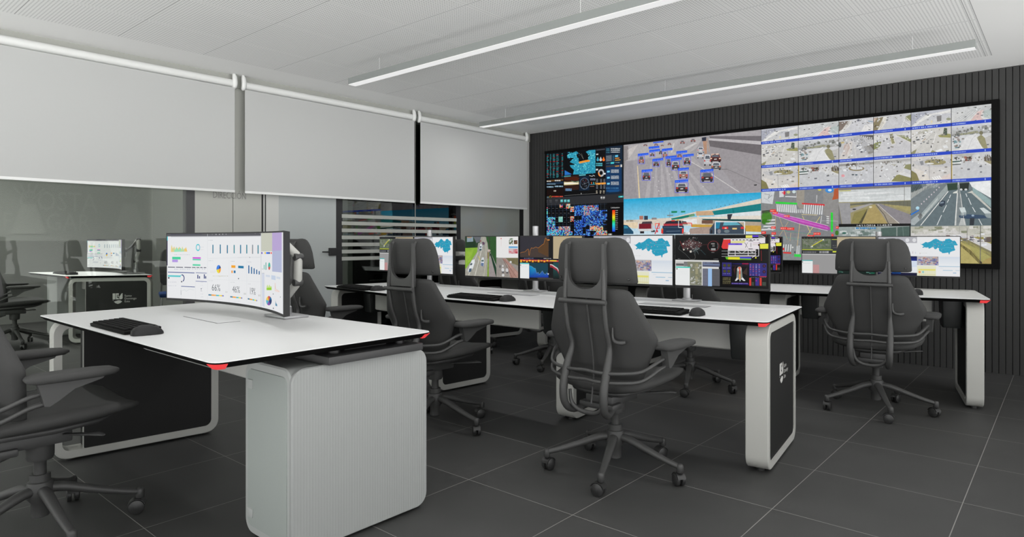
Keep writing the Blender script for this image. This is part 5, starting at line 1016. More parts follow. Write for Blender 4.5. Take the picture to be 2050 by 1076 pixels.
struct('door_lock', MB().box((GX + .012, 3.71, 1.02), (.024, .088, .078), .003).box((GX + .016, 3.655, 1.02), (.02, .03, .014), .002).tube([(GX + .03, 3.66, 1.02), (GX + .03, 3.58, 1.02)], .006), M['black_metal'], d2)
struct('trim_4', seg(3.755, 3.832, t=.07), M['black_metal'])
w3 = struct('window_2', seg(3.832, 5.44, .02, CEIL - .02, .012), M['dark_glass'])
for k in range(7):
    z1 = 1.402 - k * .0727
    o = struct('frosted_band', MB().box((GX + .002, 4.635, z1 - .0185), (.003, 1.625, .037)), M['film'], w3)
struct('glass_joint', MB().box((GX + .002, 4.797, 1.3), (.004, .006, 2.5)), M['film'], w3)
struct('trim_5', seg(5.44, 5.52, t=.07), M['black_metal'])
struct('wall_glass_panel', seg(5.52, 6.632, t=.05), mat('polished_grey_panel', (.24, .25, .23), .1, spec=.5))['kind'] = 'structure'
struct('trim_6', seg(6.632, 6.716, t=.075), M['black_metal'])
struct('trim_7', seg(6.716, 6.84, t=.05), M['light_jamb'])
struct('trim_8', MB().box((GX + .006, (RY + WY) / 2, CEIL - .055), (.012, WY - RY, .11)), mat('grey_header_shade', (.33, .335, .31), .7))  # added strip, its grey standing for the shadow above the rollers
# the office behind the glass and the dark room beside it
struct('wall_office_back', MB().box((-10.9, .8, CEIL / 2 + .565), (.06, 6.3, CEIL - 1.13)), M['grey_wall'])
struct('wall_office_low', MB().box((-10.89, .8, .565), (.06, 6.3, 1.13)), M['grey_wall_low'])  # darker lower part paints in the horizon reflected by the glass
struct('wall_office_side', MB().box((-8.25, 3.96, CEIL / 2), (5.2, .06, CEIL)), M['grey_wall'])
struct('wall_dark_room', MB().box((-7.2, 5.4, CEIL / 2), (.06, 2.9, CEIL)).box((-6.4, 4.02, CEIL / 2), (1.5, .04, CEIL)).box((-6.4, 6.80, CEIL / 2), (1.5, .04, CEIL)), M['dark_room'])
# worn lettering with a tower and rays on the office wall, three times
def etched(name, y, z, s, X):
    lb = MB()
    for wd, dy, dz, h, wid in (('COSTA', -.72, .26, .27, .95), ('FARGAR', -.9, -.02, .24, 1.05)):
        T, tw = text_tris(wd)
        for t in T: lb.add([(X, y + (dy + p[0] / tw * wid) * s, z + (dz + p[1] * h) * s) for p in t], [(0, 1, 2)])
    lb.add([(X, y + a * s, z + c * s) for a, c in ((.44, -.06), (.9, -.06), (.76, .4), (.58, .4))], [(0, 1, 2, 3)])
    for k in range(5):
        a = radians(50 + k * 20); lb.add([(X, y + (.67 + r * cos(a) + e * sin(a)) * s, z + (.42 + r * sin(a) - e * cos(a)) * s) for r, e in ((.08, -.01), (.3, -.015), (.3, .015), (.08, .01))], [(0, 1, 2, 3)])
    o = lb.build(name, M['etch'], None, 0); o['kind'] = 'structure'; return o
etched('wall_lettering', 2.95, 1.30, 1.0, -10.866)
etched('wall_lettering', 1.75, 1.28, .9, -10.862)
etched('wall_lettering', .65, 1.26, .8, -10.858)

# ================================================================ roller blinds
def blind(y0, y1, label):
    xb = GX + .075; t = thing('roller_blind', label, 'blind', (xb, (y0 + y1) / 2, 1.55), 0, 'white roller blinds on the glass partition')
    L = y1 - y0; b = MB().box((0, 0, .472), (.0016, L, .905)); b.build('fabric', M['blind'], t, 0)
    MB().lathe([(0, -L / 2 - .0), (.034, -L / 2), (.034, L / 2), (0, L / 2)], (-.033, 0, .966), 24, 'Y').build('roller_tube', M['blind_rail'], t)
    MB().box((0, 0, .013), (.014, L, .022), .004).build('bottom_bar', M['blind_rail'], t)
    for sgn in (-1, 1):
        MB().tube([(-.025, sgn * (L / 2 + .006), 1.048), (-.012, sgn * (L / 2 + .006), 1.02), (-.004, sgn * (L / 2 + .006), .97), (-.016, sgn * (L / 2 + .006), .935), (-.035, sgn * (L / 2 + .006), .93)], [.012, .02, .022, .02, .012], 10, 4).build('bracket', M['blind_rail'], t)
    return t
blind(.70, 2.672, 'white roller blind nearest the camera, hanging above the glass with the desk behind it')
blind(2.765, 4.722, 'white roller blind in the middle, hanging above the frosted door')
blind(4.81, 6.70, 'white roller blind farthest along, next to the dark video wall')

# ================================================================ linear ceiling lights
LAMP_W = 23.0
def lamp(x0, x1, y, label):
    t = thing('linear_light', label, 'ceiling light', ((x0 + x1) / 2, y, 2.435), 0, 'long linear ceiling lights'); L = x1 - x0
    MB().box((0, 0, .031), (L, .076, .052), .001).build('housing', M['lamp_body'], t, 0)
    MB().box((0, 0, .003), (L - .006, .070, .006)).build('diffuser', M['lamp_glow'], t, 0)
    la = bpy.data.lights.new('strip_area_light', 'AREA'); la.shape = 'RECTANGLE'; la.size = L - .02; la.size_y = .06; la.energy = LAMP_W; la.color = (1, .995, .985)
    lo = bpy.data.objects.new('strip_area_light', la); lo.location = (0, 0, -.002); link(lo, t)
    for k in (-.42, 0, .42): MB().tube([(L * k, 0, .055), (L * k, 0, .166)], .0012, 6).build('hanger', M['wire'], t)
lamp(-5.10, -.47, 5.36, 'long linear light in front of the video wall')
lamp(-4.55, .10, 3.205, 'long linear light running out of the top of the picture')
def fill_light(x, y, w, length, spread=180):  # bare unseen area light, added to brighten
    la = bpy.data.lights.new('strip_area_light', 'AREA'); la.shape = 'RECTANGLE'; la.size = length; la.size_y = .06; la.energy = w; la.color = (1, .995, .985); la.spread = radians(spread)
    lo = bpy.data.objects.new('strip_area_light', la); lo.location = (x, y, 2.432); link(lo)
fill_light(-1.7, 1.05, LAMP_W, 4.65)      # added fill over the front desk, no fixture
fill_light(-9.0, 2.1, LAMP_W * 1.2, 2.4, 110)        # added fill to brighten the desk behind the glass, no fixture

# ================================================================ video wall
vw = thing('video_wall', 'wide video wall of joined displays on the dark grooved wall', 'video wall', ((VX0 + VX1) / 2, WY, VZ1))
vo = vw.location
b = MB(); b.m = Matrix.Translation(-vo)
f = .034
b.box(((VX0 + VX1) / 2, WY - .036, (VZ0 + VZ1) / 2), (VX1 - VX0 + .01, .056, VZ0 - VZ1 + .01)); b.build('display_body', M['monitor_black'], vw, 0)
b = MB(); b.m = Matrix.Translation(-vo)
yc = (VWY - .008 + WY) / 2; dy = WY - VWY + .004
for (xa, xb, za, zb) in ((VX0 - f, VX1 + f * 1.6, VZ0, VZ0 + f), (VX0 - f, VX1 + f * 1.6, VZ1 - f * 1.3, VZ1), (VX0 - f * .7, VX0, VZ1, VZ0), (VX1, VX1 + f * 1.6, VZ1, VZ0)):
    b.box(((xa + xb) / 2, yc, (za + zb) / 2), (xb - xa, dy, zb - za))
b.build('bezel', M['black_edge'], vw, 0)
def panel(name, pic, label=None):
    x0, z0, x1, z1 = pic.ext
    o = picture_mesh(name, pic, lambda a, c, L: (x0 + a * (x1 - x0) - vo.x, VWY - L * 2.4e-5 - vo.y, z0 + c * (z1 - z0) - vo.z), vw)
    if label: tag(o, label)
panel('dashboard_window', pic_dashboard(), 'dark monitoring dashboard with a glowing blue map')
panel('heat_map_window', pic_heatmap(), 'blue and red utilization heat map')
panel('video_window', pic_highway(), 'highway picture with blue boxes round the cars')
panel('video_window', pic_overpass(), 'blue sky overpass picture with cars')
panel('video_window', pic_crossing(), 'top view of a crossing with a magenta band')
panel('video_window', pic_motorway(), 'motorway picture dated 14/11/2016 11:42:59')
panel('video_window', pic_valley(), 'green grey landscape picture')
panel('video_window', pic_tunnel(), 'road tunnel picture')
panel('video_window', pic_roadside(), 'grassy roadside picture')
ROWS = [[(feed_bridge, 4), (feed_fork, 5), (feed_ramp, 2), (feed_curve, 3), (feed_bridge, 4), (feed_fork, 5)],
        [(feed_junction, 4), (feed_avenue, 5), (feed_jam, 2), (feed_merge, 3), (feed_junction, 4), (feed_avenue, 5)],
        [(feed_roundabout, 4), (feed_bus, 5), (feed_circle, 2), (feed_island, 3), (feed_roundabout, 4), (feed_bus, 5)]]
for r in range(3):
    for c in range(6):
        k, own = ROWS[r][c]; panel('camera_feed', pic_feed(k, c, r, own, 40 + r * 6 + own))

# ================================================================ office chair
def rrow(w, t, c, k, n=22, p=.55, axis='z', h=0.0):
    """ring of a flat cushion section: half width w, half thickness t, bowed forward by k x^2"""
    out = []
    for j in range(n):
        a = 2 * pi * j / n; ca, sa = cos(a), sin(a)
        x = w * math.copysign(abs(ca) ** .55, ca); q = t * math.copysign(abs(sa) ** p, sa)
        out.append((x, c + k * x * x + q, h) if axis == 'z' else (x, h, c + k * x * x + q))
    return out

def make_chair(label, group):
    t = thing('office_chair', label, 'office chair', (0, 0, 0), 0, group)
    cl, fr, pl = M['chair_cloth'], M['chair_frame'], M['chair_plastic']
    # seat
    rows = [(-.20, .15, .004, .447), (-.195, .19, .018, .447), (-.17, .235, .028, .448), (-.06, .268, .032, .452), (.08, .272, .032, .458), (.18, .262, .028, .464), (.24, .245, .02, .466), (.275, .215, .012, .466), (.29, .16, .004, .465)]
    MB().rings([rrow(w, th, c, .42, axis='y', h=y) for y, w, th, c in rows]).build('seat', cl, t, 60)
    rows = [(-.17, .10, .004, .415), (-.15, .15, .018, .417), (.0, .19, .02, .42), (.15, .18, .016, .428), (.22, .12, .004, .438)]
    MB().rings([rrow(w, th, c, .3, axis='y', h=y) for y, w, th, c in rows]).build('seat_pan', pl, t, 60)
    MB().box((0, -.03, .375), (.15, .24, .05), .012).box((0, -.13, .352), (.19, .09, .03), .01).build('tilt_mechanism', pl, t)
    MB().tube([(.08, .06, .385), (.16, .10, .392), (.22, .13, .398), (.255, .14, .398)], [.008, .012, .016, .006], 10, 4, flat=.5).build('lever', pl, t)
    # backrest and headrest
    rows = [(.452, .13, .004, -.115), (.458, .17, .016, -.116), (.475, .20, .024, -.12), (.53, .226, .028, -.132), (.60, .258, .028, -.15), (.66, .288, .028, -.167), (.684, .297, .028, -.174), (.705, .292, .028, -.18), (.78, .258, .027, -.197), (.85, .224, .026, -.212), (.885, .209, .022, -.218), (.901, .196, .016, -.22), (.908, .180, .010, -.221), (.911, .155, .004, -.221)]
    MB().rings([rrow(w, th, c, .62, h=z) for z, w, th, c in rows]).build('backrest', cl, t, 60)
    rows = [(.931, .198, .005, -.207), (.934, .213, .012, -.208), (.942, .219, .019, -.21), (1.0, .217, .021, -.218), (1.05, .211, .021, -.222), (1.09, .201, .021, -.222), (1.116, .188, .02, -.219), (1.132, .172, .016, -.214), (1.142, .152, .009, -.210), (1.146, .122, .003, -.208)]
    hb = MB()
    R = [rrow(w, th, c, 1.05, h=z) for z, w, th, c in rows]
    for i, r in enumerate(R):
        f = max(0.0, (rows[i][0] - 1.07) / .076)
        R[i] = [(x, y - .012 * f * (x / .1) ** 2 * .3, z - .012 * f * math.exp(-(x / .07) ** 2)) for x, y, z in r]
    hb.rings(R).build('headrest', cl, t, 60)
    for sgn in (-1, 1): MB().lathe([(0, -.004), (.004, -.004), (.006, -.001), (.006, .004), (0, .004)], (sgn * .188, -.192, .955), 12, 'Y').build('headrest_button', M['caster'], t)
    # yoke that carries the headrest
    arc = [(.088 * cos(radians(a)), .975 + .068 * sin(radians(a))) for a in range(0, -181, -12)]
    poly = [(-.11, .868), (.11, .868), (.113, .99), (.106, 1.115), (.094, 1.115), (.094, 1.01)] + arc + [(-.094, 1.01), (-.094, 1.115), (-.106, 1.115), (-.113, .99)]
    MB().prism(poly, -.268, -.25, 'Y').build('headrest_yoke', fr, t)
    for sgn in (-1, 1):
        MB().tube([(sgn * .1, -.262, 1.05), (sgn * .1, -.25, 1.1), (sgn * .1, -.236, 1.125)], [.006, .007, .005], 8, 3).build('yoke_tip', fr, t)
    # back frame: two bowed tubes joined below
    fb = MB()
    for sgn in (-1, 1):
        P = [(sgn * .103, -.265, 1.0), (sgn * .106, -.268, .92), (sgn * .107, -.268, .85), (sgn * .106, -.248, .73), (sgn * .104, -.216, .635), (sgn * .110, -.246, .55), (sgn * .111, -.276, .45), (sgn * .108, -.268, .37), (sgn * .095, -.215, .33), (sgn * .07, -.11, .342)]
        fb.tube(P, [.008, .0105, .0115, .0115, .0135, .019, .02, .0185, .015, .01], 12, 5)
    fb.tube([(-.1, -.24, .43), (-.085, -.245, .37), (-.04, -.238, .338), (.04, -.238, .338), (.085, -.245, .37), (.1, -.24, .43)], [.008, .01, .011, .011, .01, .008], 10, 5)
    fb.tube([(-.128, -.285, .852), (0, -.29, .852), (.128, -.285, .852)], [.0115, .0115, .0115], 12, 4)
    fb.build('back_frame', fr, t, 70)
    MB().tube([(0, -.254, .87), (0, -.228, .75), (0, -.2, .62), (0, -.19, .5), (0, -.21, .37)], .0042, 8, 4).build('centre_rod', fr, t)
    MB().tube([(.118, -.214, .735), (.12, -.215, .69), (.135, -.215, .672), (.16, -.208, .668), (.178, -.2, .672)], [.005, .007, .009, .011, .009], 10, 4).build('back_lever', fr, t)
    # arms
    for sgn in (-1, 1):
        for z0, z1 in ((.532, .600), (.49, .562)):
            P = [(sgn * .0, -.262, z0 + .004), (sgn * .09, -.262, z0), (sgn * .18, -.238, z0 + .004), (sgn * .25, -.18, z0 + .014), (sgn * .292, -.095, z1 - .012), (sgn * .302, -.03, z1)]
            MB().tube(P, .0085, 10, 5).build('arm_tube', fr, t)
        ab = MB()
        rows = [(-.115, .02, .004), (-.108, .04, .012), (-.08, .054, .0165), (.02, .058, .017), (.1, .055, .016), (.15, .045, .013), (.17, .024, .006)]
        ab.rings([[(sgn * .305 + x, y, z) for x, y, z in rrow(w, th, .650, 0, 16, axis='y', h=y)] for y, w, th in rows])
        pad = ab.build('armrest', cl, t, 60)
        MB().prism([(-.082, .637), (.125, .637), (.118, .626), (.03, .602), (-.02, .566), (-.045, .552), (-.06, .554), (-.074, .61)], sgn * .305 - .017, sgn * .305 + .017, 'X').build('arm_bracket', pl, pad)
    # column, hub and five-star base
    MB().lathe([(0, .365), (.047, .365), (.046, .30), (.042, .288), (.024, .284), (.021, .275), (.021, .232)], seg=24).build('gas_column', fr, t)
    MB().lathe([(.02, .232), (.034, .232), (.034, .205), (.041, .202), (.046, .175), (.044, .14), (.03, .122), (.03, .07), (.022, .066), (0, .066)], seg=24).build('base_hub', fr, t)
    for k in range(5):
        a = radians(3 + 72 * k); d = Vector((cos(a), sin(a), 0))
        P = [d * .025 + Vector((0, 0, .172)), d * .08 + Vector((0, 0, .166)), d * .17 + Vector((0, 0, .136)), d * .26 + Vector((0, 0, .108)), d * .315 + Vector((0, 0, .094)), d * .335 + Vector((0, 0, .09))]
        leg = MB().tube(P, [.022, .022, .019, .016, .0145, .013], 12, 4, flat=.85).lathe([(0, .105), (.012, .103), (.016, .095), (.016, .066), (.01, .062)], tuple(d * .335), 14).build('base_leg', fr, t, 70)
        cb = MB(); s = a + .9 + k * .5
        cb.m = Matrix.Translation(d * .335 + Vector((.012 * cos(s + pi / 2), .012 * sin(s + pi / 2), 0))) @ Matrix.Rotation(s, 4, 'Z')
        for sx in (-1, 1):
            cb.lathe([(0, -.0105), (.022, -.0105), (.028, -.008), (.0295, -.002), (.0285, .006), (.02, .0105), (0, .0115)] if sx > 0 else [(0, -.0115), (.02, -.0105), (.0285, -.006), (.0295, .002), (.028, .008), (.022, .0105), (0, .0105)], (sx * .0145, 0, .0298), 22, 'X')
        cb.rings([[(x, .034 * cos(q), .0298 + .034 * sin(q)) for q in (radians(v) for v in range(20, 165, 16))] + [(x, .031 * cos(q), .0298 + .031 * sin(q)) for q in (radians(v) for v in range(164, 19, -16))] for x in (-.02, -.012, 0, .012, .02)])
        cb.build('caster', M['caster'], leg, 50)
    return t
# ================================================================ desks
TOP = .75
def round_poly(poly, rs, seg=6):
    out = []; n = len(poly)
    for i, p in enumerate(poly):
        r = rs[i] if isinstance(rs, (list, tuple)) else rs
        P, A, B = Vector(p), Vector(poly[i - 1]), Vector(poly[(i + 1) % n])
        if not r: out.append((P.x, P.y)); continue
        a, b = (A - P).normalized(), (B - P).normalized(); ang = a.angle(b)
        if ang > 2.9: out.append((P.x, P.y)); continue
        d = r / math.tan(ang / 2); s, e = P + a * d, P + b * d
        for k in range(seg + 1):
            t = k / seg; q = s * (1 - t) ** 2 + P * 2 * t * (1 - t) + e * t * t; out.append((q.x, q.y))
    return out

def inset(poly, d):
    n = len(poly); A = sum(poly[i][0] * poly[(i + 1) % n][1] - poly[(i + 1) % n][0] * poly[i][1] for i in range(n)); sg = 1 if A > 0 else -1
    out = []
    for i in range(n):
        a, p, b = Vector(poly[i - 1]), Vector(poly[i]), Vector(poly[(i + 1) % n])
        e1, e2 = (p - a).normalized(), (b - p).normalized(); n1, n2 = Vector((-e1.y, e1.x)) * sg, Vector((-e2.y, e2.x)) * sg
        m = (n1 + n2); m = m / max(.3, m.dot(n1)) ; out.append((p.x + m.x * d, p.y + m.y * d))
    return out

class Desk:
    def __init__(s, name, label, cat, poly, rs, group=None):
        c = Vector((sum(p[0] for p in poly) / len(poly), sum(p[1] for p in poly) / len(poly), 0))
        s.t = thing(name, label, cat, c, 0, group); s.o = c; s.T = Matrix.Translation(-c)
        P = round_poly(poly, rs); s.poly = P; z = TOP
        b = s.mb(); b.rings([[(x, y, z - .003) for x, y in P], [(x, y, z) for x, y in inset(P, .0015)]]); b.build('tabletop', M['white_top'], s.t, 0)
        b = s.mb(); b.rings([[(x, y, z - .024) for x, y in inset(P, .022)], [(x, y, z - .007) for x, y in inset(P, .001)], [(x, y, z - .003) for x, y in P]]); b.build('edge_band', M['black_edge'], s.t, 0)
    def mb(s, m=None):
        b = MB(); b.m = s.T @ m if m is not None else s.T.copy(); return b
    def frame(s, x, y, deg, depth, width=.105, h=.722, panel=(0, 1), emblem=False, z0=.014):
        """closed loop leg; x, y = front corner of its right-hand face"""
        m = Matrix.Translation((x, y, 0)) @ Matrix.Rotation(radians(deg), 4, 'Z')
        n = 7; hh = h - z0
        out = rrect(depth, hh, .07, n, depth / 2, z0 + hh / 2); inn = rrect(depth - .08, hh - .08, .036, n, depth / 2, z0 + hh / 2); k = len(out)
        rings = []
        e = .004
        oi = rrect(depth - 2 * e, hh - 2 * e, .067, n, depth / 2, z0 + hh / 2)
        rings = [[(-width, a, c) for a, c in inn], [(-width, a, c) for a, c in oi], [(-width + e, a, c) for a, c in out], [(-e, a, c) for a, c in out], [(0, a, c) for a, c in oi], [(0, a, c) for a, c in inn]]
        s.mb(m).rings(rings, closed=True).build('leg_frame', M['frame_white'], s.t, 30)
        lo = .04 + panel[0] * (depth - .08); hi = .04 + panel[1] * (depth - .08)
        p = s.mb(m).prism(rrect(hi - lo, hh - .08, .034 if panel[0] == 0 else .006, n, (lo + hi) / 2, z0 + hh / 2), -width + .012, -.006, 'X').build('side_panel', M['panel_dark'], s.t, 0)
        if panel[0] > 0:
            s.mb(m).box((-.011, lo - .002, z0 + hh / 2), (.008, .006, hh - .082)).build('panel_edge', M['frame_white'], p, 0)
        if emblem:
            b = s.mb(m); X = -.0056; y0, zc, q = emblem
            def F(pts): b.add([(X, y0 + a * q, zc + c * q) for a, c in pts], [tuple(range(len(pts)))])
            F([(0, 1), (.22, 1), (.22, .42), (.0, .42)]); F([(.26, 1), (.52, 1), (.52, .86), (.36, .86), (.36, .6), (.52, .52), (.52, .42), (.26, .42)]); F([(.56, .72), (.66, .8), (.7, .92), (.8, 1), (.84, 1), (.84, .5), (.74, .42), (.56, .42)]); F([(.4, .82), (.5, .82), (.5, .62), (.42, .66)])
            F([(.0, .38), (.1, .36), (.02, .3)]); F([(.1, .2), (.3, .27), (.5, .33), (.68, .3), (.8, .2), (.66, .06), (.44, -.02), (.24, .06)])
            for i, wd in enumerate(('Santo', 'Domingo', 'Este')):
                T, tw = text_tris(wd)
                for t in T: b.add([(X, y0 + (1.0 + u[0] * .19) * q, zc + (.66 - i * .27 + u[1] * .19) * q) for u in t], [(0, 1, 2)])
            tag(b.build('emblem', M['emblem'], p, 0), 'pale crest beside the words Santo Domingo Este')
        for yy in (.08, depth - .08): s.mb(m).lathe([(0, 0), (.02, 0), (.02, z0 + .002), (0, z0 + .002)], (-width / 2, yy, 0), 16).build('foot', M['caster'], s.t)
        for yy in (.12, depth - .12): s.mb(m).box((-width / 2, yy, (h + TOP - .024) / 2), (width * .5, .09, TOP - .024 - h + .004)).build('riser', M['black_metal'], s.t)
    def modesty(s, x0, y0, x1, y1, z0=.545, z1=.726):
        a, c = Vector((x0, y0)), Vector((x1, y1)); L = (c - a).length; m = Matrix.Translation(((x0 + x1) / 2, (y0 + y1) / 2, 0)) @ Matrix.Rotation(math.atan2(y1 - y0, x1 - x0), 4, 'Z')
        s.mb(m).rings([[(-L / 2, -.012, z0 + .012), (L / 2, -.012, z0 + .012), (L / 2, .0, z0), (L / 2, .05, z0), (L / 2, .0, z1), (L / 2, -.012, z1), (-L / 2, -.012, z1), (-L / 2, 0, z1), (-L / 2, .05, z0), (-L / 2, 0, z0)]], caps=False) if False else None
        s.mb(m).prism([(-.012, z1), (.012, z1), (.012, z0 + .02), (.16, z0 + .02), (.16, z0 + .005), (.0, z0), (-.012, z0 + .008)], -L / 2, L / 2, 'X').build('modesty_panel', M['modesty'], s.t, 0)
    def cbox(s, x, y, deg, w=.125, d=.26, z0=.522):
        m = Matrix.Translation((x, y, 0)) @ Matrix.Rotation(radians(deg), 4, 'Z')
        s.mb(m).rings([rr3(w * .86, d * .9, z0), rr3(w * .9, d * .93, z0 + .012), rr3(w, d, .66), rr3(w, d, .726)]).build('cable_box', M['box_dark'], s.t)
    def strip(s, pts, d=.13):
        """slim separate strip along the rear edge"""
        P = [Vector(p) for p in pts]; b = s.mb(); n = len(P)
        R = []
        for i, p in enumerate(P):
            e = (P[min(i + 1, n - 1)] - P[max(i - 1, 0)]).normalized(); q = p + Vector((e.y, -e.x)) * (-d if e.x < 0 else d)
            R.append([(p.x, p.y, TOP - .001), (p.x, p.y, TOP + .0015), (q.x, q.y, TOP + .0015), (q.x, q.y, TOP - .001)])
        b.rings(R).build('rear_strip', M['rear_strip'], s.t, 0)
    def flap(s, x, y, deg, w=.40, d=.10, m_='white_top'):
        m = Matrix.Translation((x, y, 0)) @ Matrix.Rotation(radians(deg), 4, 'Z')
        g = s.mb(m).box((0, 0, TOP + .0003), (w + .008, d + .008, .0008)).build('flap_gap', M['gap'], s.t, 0)
        s.mb(m).box((0, 0, TOP + .0012), (w, d, .0018)).build('cable_flap', M[m_], g, 0)
    def light(s, i0, i1, lift=.0):
        P0, P1 = inset(s.poly, .0015), inset(s.poly, .0165); n = len(P0); idx = [i % n for i in range(i0, i1 + 1)]
        b = s.mb()
        O0 = inset(s.poly, -.002); 
        R = [[(*O0[i], TOP - .0085), (*inset(s.poly, .0175)[i], TOP - .027), (*inset(s.poly, .03)[i], TOP - .027), (*inset(s.poly, .012)[i], TOP - .0085)] for i in idx]
        b.rings(R).build('corner_light', M['red_light'], s.t, 0)

def rr3(w, d, z): return [(x, y, z) for x, y in rrect(w, d, .012, 3)]

def place_light(dk, corner, span=.035):
    """red light along the rounded corner nearest to a point: indices of that corner"""
    d = [((p[0] - corner[0]) ** 2 + (p[1] - corner[1]) ** 2, i) for i, p in enumerate(dk.poly)]
    i = min(d)[1]; dk.light(i - 3, i + 3)

# ---- front desk (single place)
A = Desk('front_desk', 'front white desk with black edge and ribbed cabinet at its right end', 'desk', [(-3.965, .900), (-2.000, .900), (-2.015, 1.825), (-4.02, 1.78)], [.03, .045, .045, .045])
A.frame(-3.865, .935, -6.5, .80, .115, panel=(.13, 1))
place_light(A, (-2.0, .9)); place_light(A, (-2.015, 1.825))
A.modesty(-3.70, 1.31, -2.41, 1.31, .552)
A.flap(-3.15, 1.405, -2)
A.mb().tube([(-3.62, 1.26, .70), (-3.62, 1.23, .66), (-3.58, 1.22, .625), (-3.53, 1.23, .635), (-3.51, 1.26, .68)], [.008] * 5, 8, 5).build('cable', M['caster'], A.t)
pb = [( -2.405, 1.20), (-2.06, 1.20), (-2.06, 1.83), (-2.405, 1.83)]
def slab(b, x0, x1, y0, y1, z0, z1, r):
    P = rrect(x1 - x0, z1 - z0, r, 7, (x0 + x1) / 2, (z0 + z1) / 2)
    b.rings([[(x, y0, z) for x, z in inset(P, .006)], [(x, y0 + .006, z) for x, z in P], [(x, y1 - .006, z) for x, z in P], [(x, y1, z) for x, z in inset(P, .006)]]); return b
slab(A.mb(), -2.405, -2.07, 1.204, 1.826, .012, .672, .055).build('cabinet_body', M['wedge'], A.t)
# ribbed side: a shallow slab with rounded corners, seen in Y-Z
P = rrect(.63, .662, .055, 7, 1.515, .343)
A.mb().rings([[(-2.075, y, z) for y, z in P], [(-2.064, y, z) for y, z in P], [(-2.059, y, z) for y, z in inset(P, .004)]]).build('cabinet_side', M['ribbed'], A.t, 30)
P = rrect(.285, .60, .03, 7, -2.237, .343)
dr = A.mb().rings([[(x, 1.200, z) for x, z in inset(P, .002)], [(x, 1.206, z) for x, z in P]]).build('cabinet_door', M['door_face'], A.t)
for z in (.585, .095): A.mb().box((-2.352, 1.198, z), (.035, .006, .035), .002).build('hinge', M['wedge'], dr)
for xx in (-2.33, -2.13):
    for yy in (1.27, 1.76): A.mb().lathe([(0, 0), (.02, 0), (.02, .014), (0, .014)], (xx, yy, 0), 16).build('foot', M['caster'], A.t)
A.mb().box((-2.22, 1.555, .690), (.385, .45, .030), .004).build('lift_tray', mat('dark_grey_tray', (.04, .04, .041), .5), A.t)
for xx, yy in ((-2.34, 1.40), (-2.10, 1.40), (-2.34, 1.71), (-2.10, 1.71)): A.mb().lathe([(0, .70), (.022, .70), (.022, .728), (0, .728)], (xx, yy, 0), 16).build('riser', M['black_metal'], A.t)
A.mb().box((-2.2, 1.56, .714), (.16, .20, .024)).build('riser', M['black_metal'], A.t)

# ---- middle row
B = Desk('operator_bench', 'long white operator bench of the middle row, three places wide', 'desk', [(-4.757, 3.06), (-3.6, 2.905), (-3.0, 2.90), (-2.2, 2.905), (-1.57, 2.965), (-1.057, 3.045), (-1.160, 3.925), (-1.65, 3.87), (-2.2, 3.83), (-3.3, 3.82), (-4.1, 3.84), (-4.655, 3.88)], [.045, 0, 0, 0, 0, .045, .045, 0, 0, 0, 0, .045])
place_light(B, (-1.057, 3.045))
B.frame(-1.083, 3.129, 7.0, .69, .108, emblem=(.285, .388, .105))
B.frame(-2.318, 3.262, 6.0, .50, .125)
B.frame(-3.515, 3.235, -5.0, .52, .12)
B.frame(-4.675, 3.15, 0, .46, .10)
for x0, y0, x1, y1, in ((-2.27, 3.30, -1.33, 3.37), (-3.47, 3.28, -2.61, 3.30), (-4.43, 3.37, -3.80, 3.29)): B.modesty(x0, y0, x1, y1)
for x, y, d in ((-1.27, 3.36, 7), (-2.53, 3.42, 3), (-2.235, 3.44, 5), (-3.73, 3.42, -4), (-3.42, 3.42, -4), (-4.50, 3.46, -8)): B.cbox(x, y, d)
for x, y, d in ((-1.76, 3.50, 6), (-3.0, 3.48, 0), (-4.2, 3.54, -6)): B.flap(x, y, d, m_='flap_grey')
B.strip([(-1.20, 3.905), (-1.65, 3.855), (-2.2, 3.815), (-3.3, 3.805), (-4.1, 3.825), (-4.61, 3.862)])
# ---- back row
Cd = Desk('operator_bench', 'long white operator bench of the back row, below the video wall', 'desk', [(-5.15, 5.16), (-4.1, 5.00), (-3.4, 4.95), (-2.7, 4.93), (-1.56, 4.955), (-1.0, 5.03), (-.372, 5.17), (-.54, 6.06), (-1.2, 5.93), (-1.83, 5.83), (-2.7, 5.79), (-3.4, 5.79), (-4.2, 5.86), (-5.02, 6.02)], [.045, 0, 0, 0, 0, 0, .06, .045, 0, 0, 0, 0, 0, .045])
place_light(Cd, (-.372, 5.17))
Cd.frame(-.416, 5.262, 11.5, .70, .098)
Cd.frame(-1.645, 5.13, 6.0, .56, .12)
Cd.frame(-2.86, 5.16, 2.0, .50, .12)
Cd.frame(-4.08, 5.24, -3.0, .50, .11)
Cd.frame(-5.04, 5.22, -10.0, .68, .11)
for x0, y0, x1, y1 in ((-1.60, 5.33, -.74, 5.48), (-2.80, 5.30, -1.84, 5.32), (-4.02, 5.33, -3.05, 5.30), (-4.90, 5.50, -4.26, 5.40)): Cd.modesty(x0, y0, x1, y1)
for x, y, d in ((-.63, 5.50, 11), (-1.535, 5.42, 8), (-1.84, 5.40, 5), (-2.76, 5.40, 2), (-3.06, 5.40, 0), (-4.0, 5.45, -3)): Cd.cbox(x, y, d)
Cd.flap(-1.15, 5.55, 9, m_='flap_grey'); Cd.flap(-2.4, 5.5, 3, m_='flap_grey')
Cd.strip([(-.585, 6.035), (-1.2, 5.915), (-1.83, 5.815), (-2.7, 5.775), (-3.4, 5.775), (-4.2, 5.845), (-4.97, 5.995)])
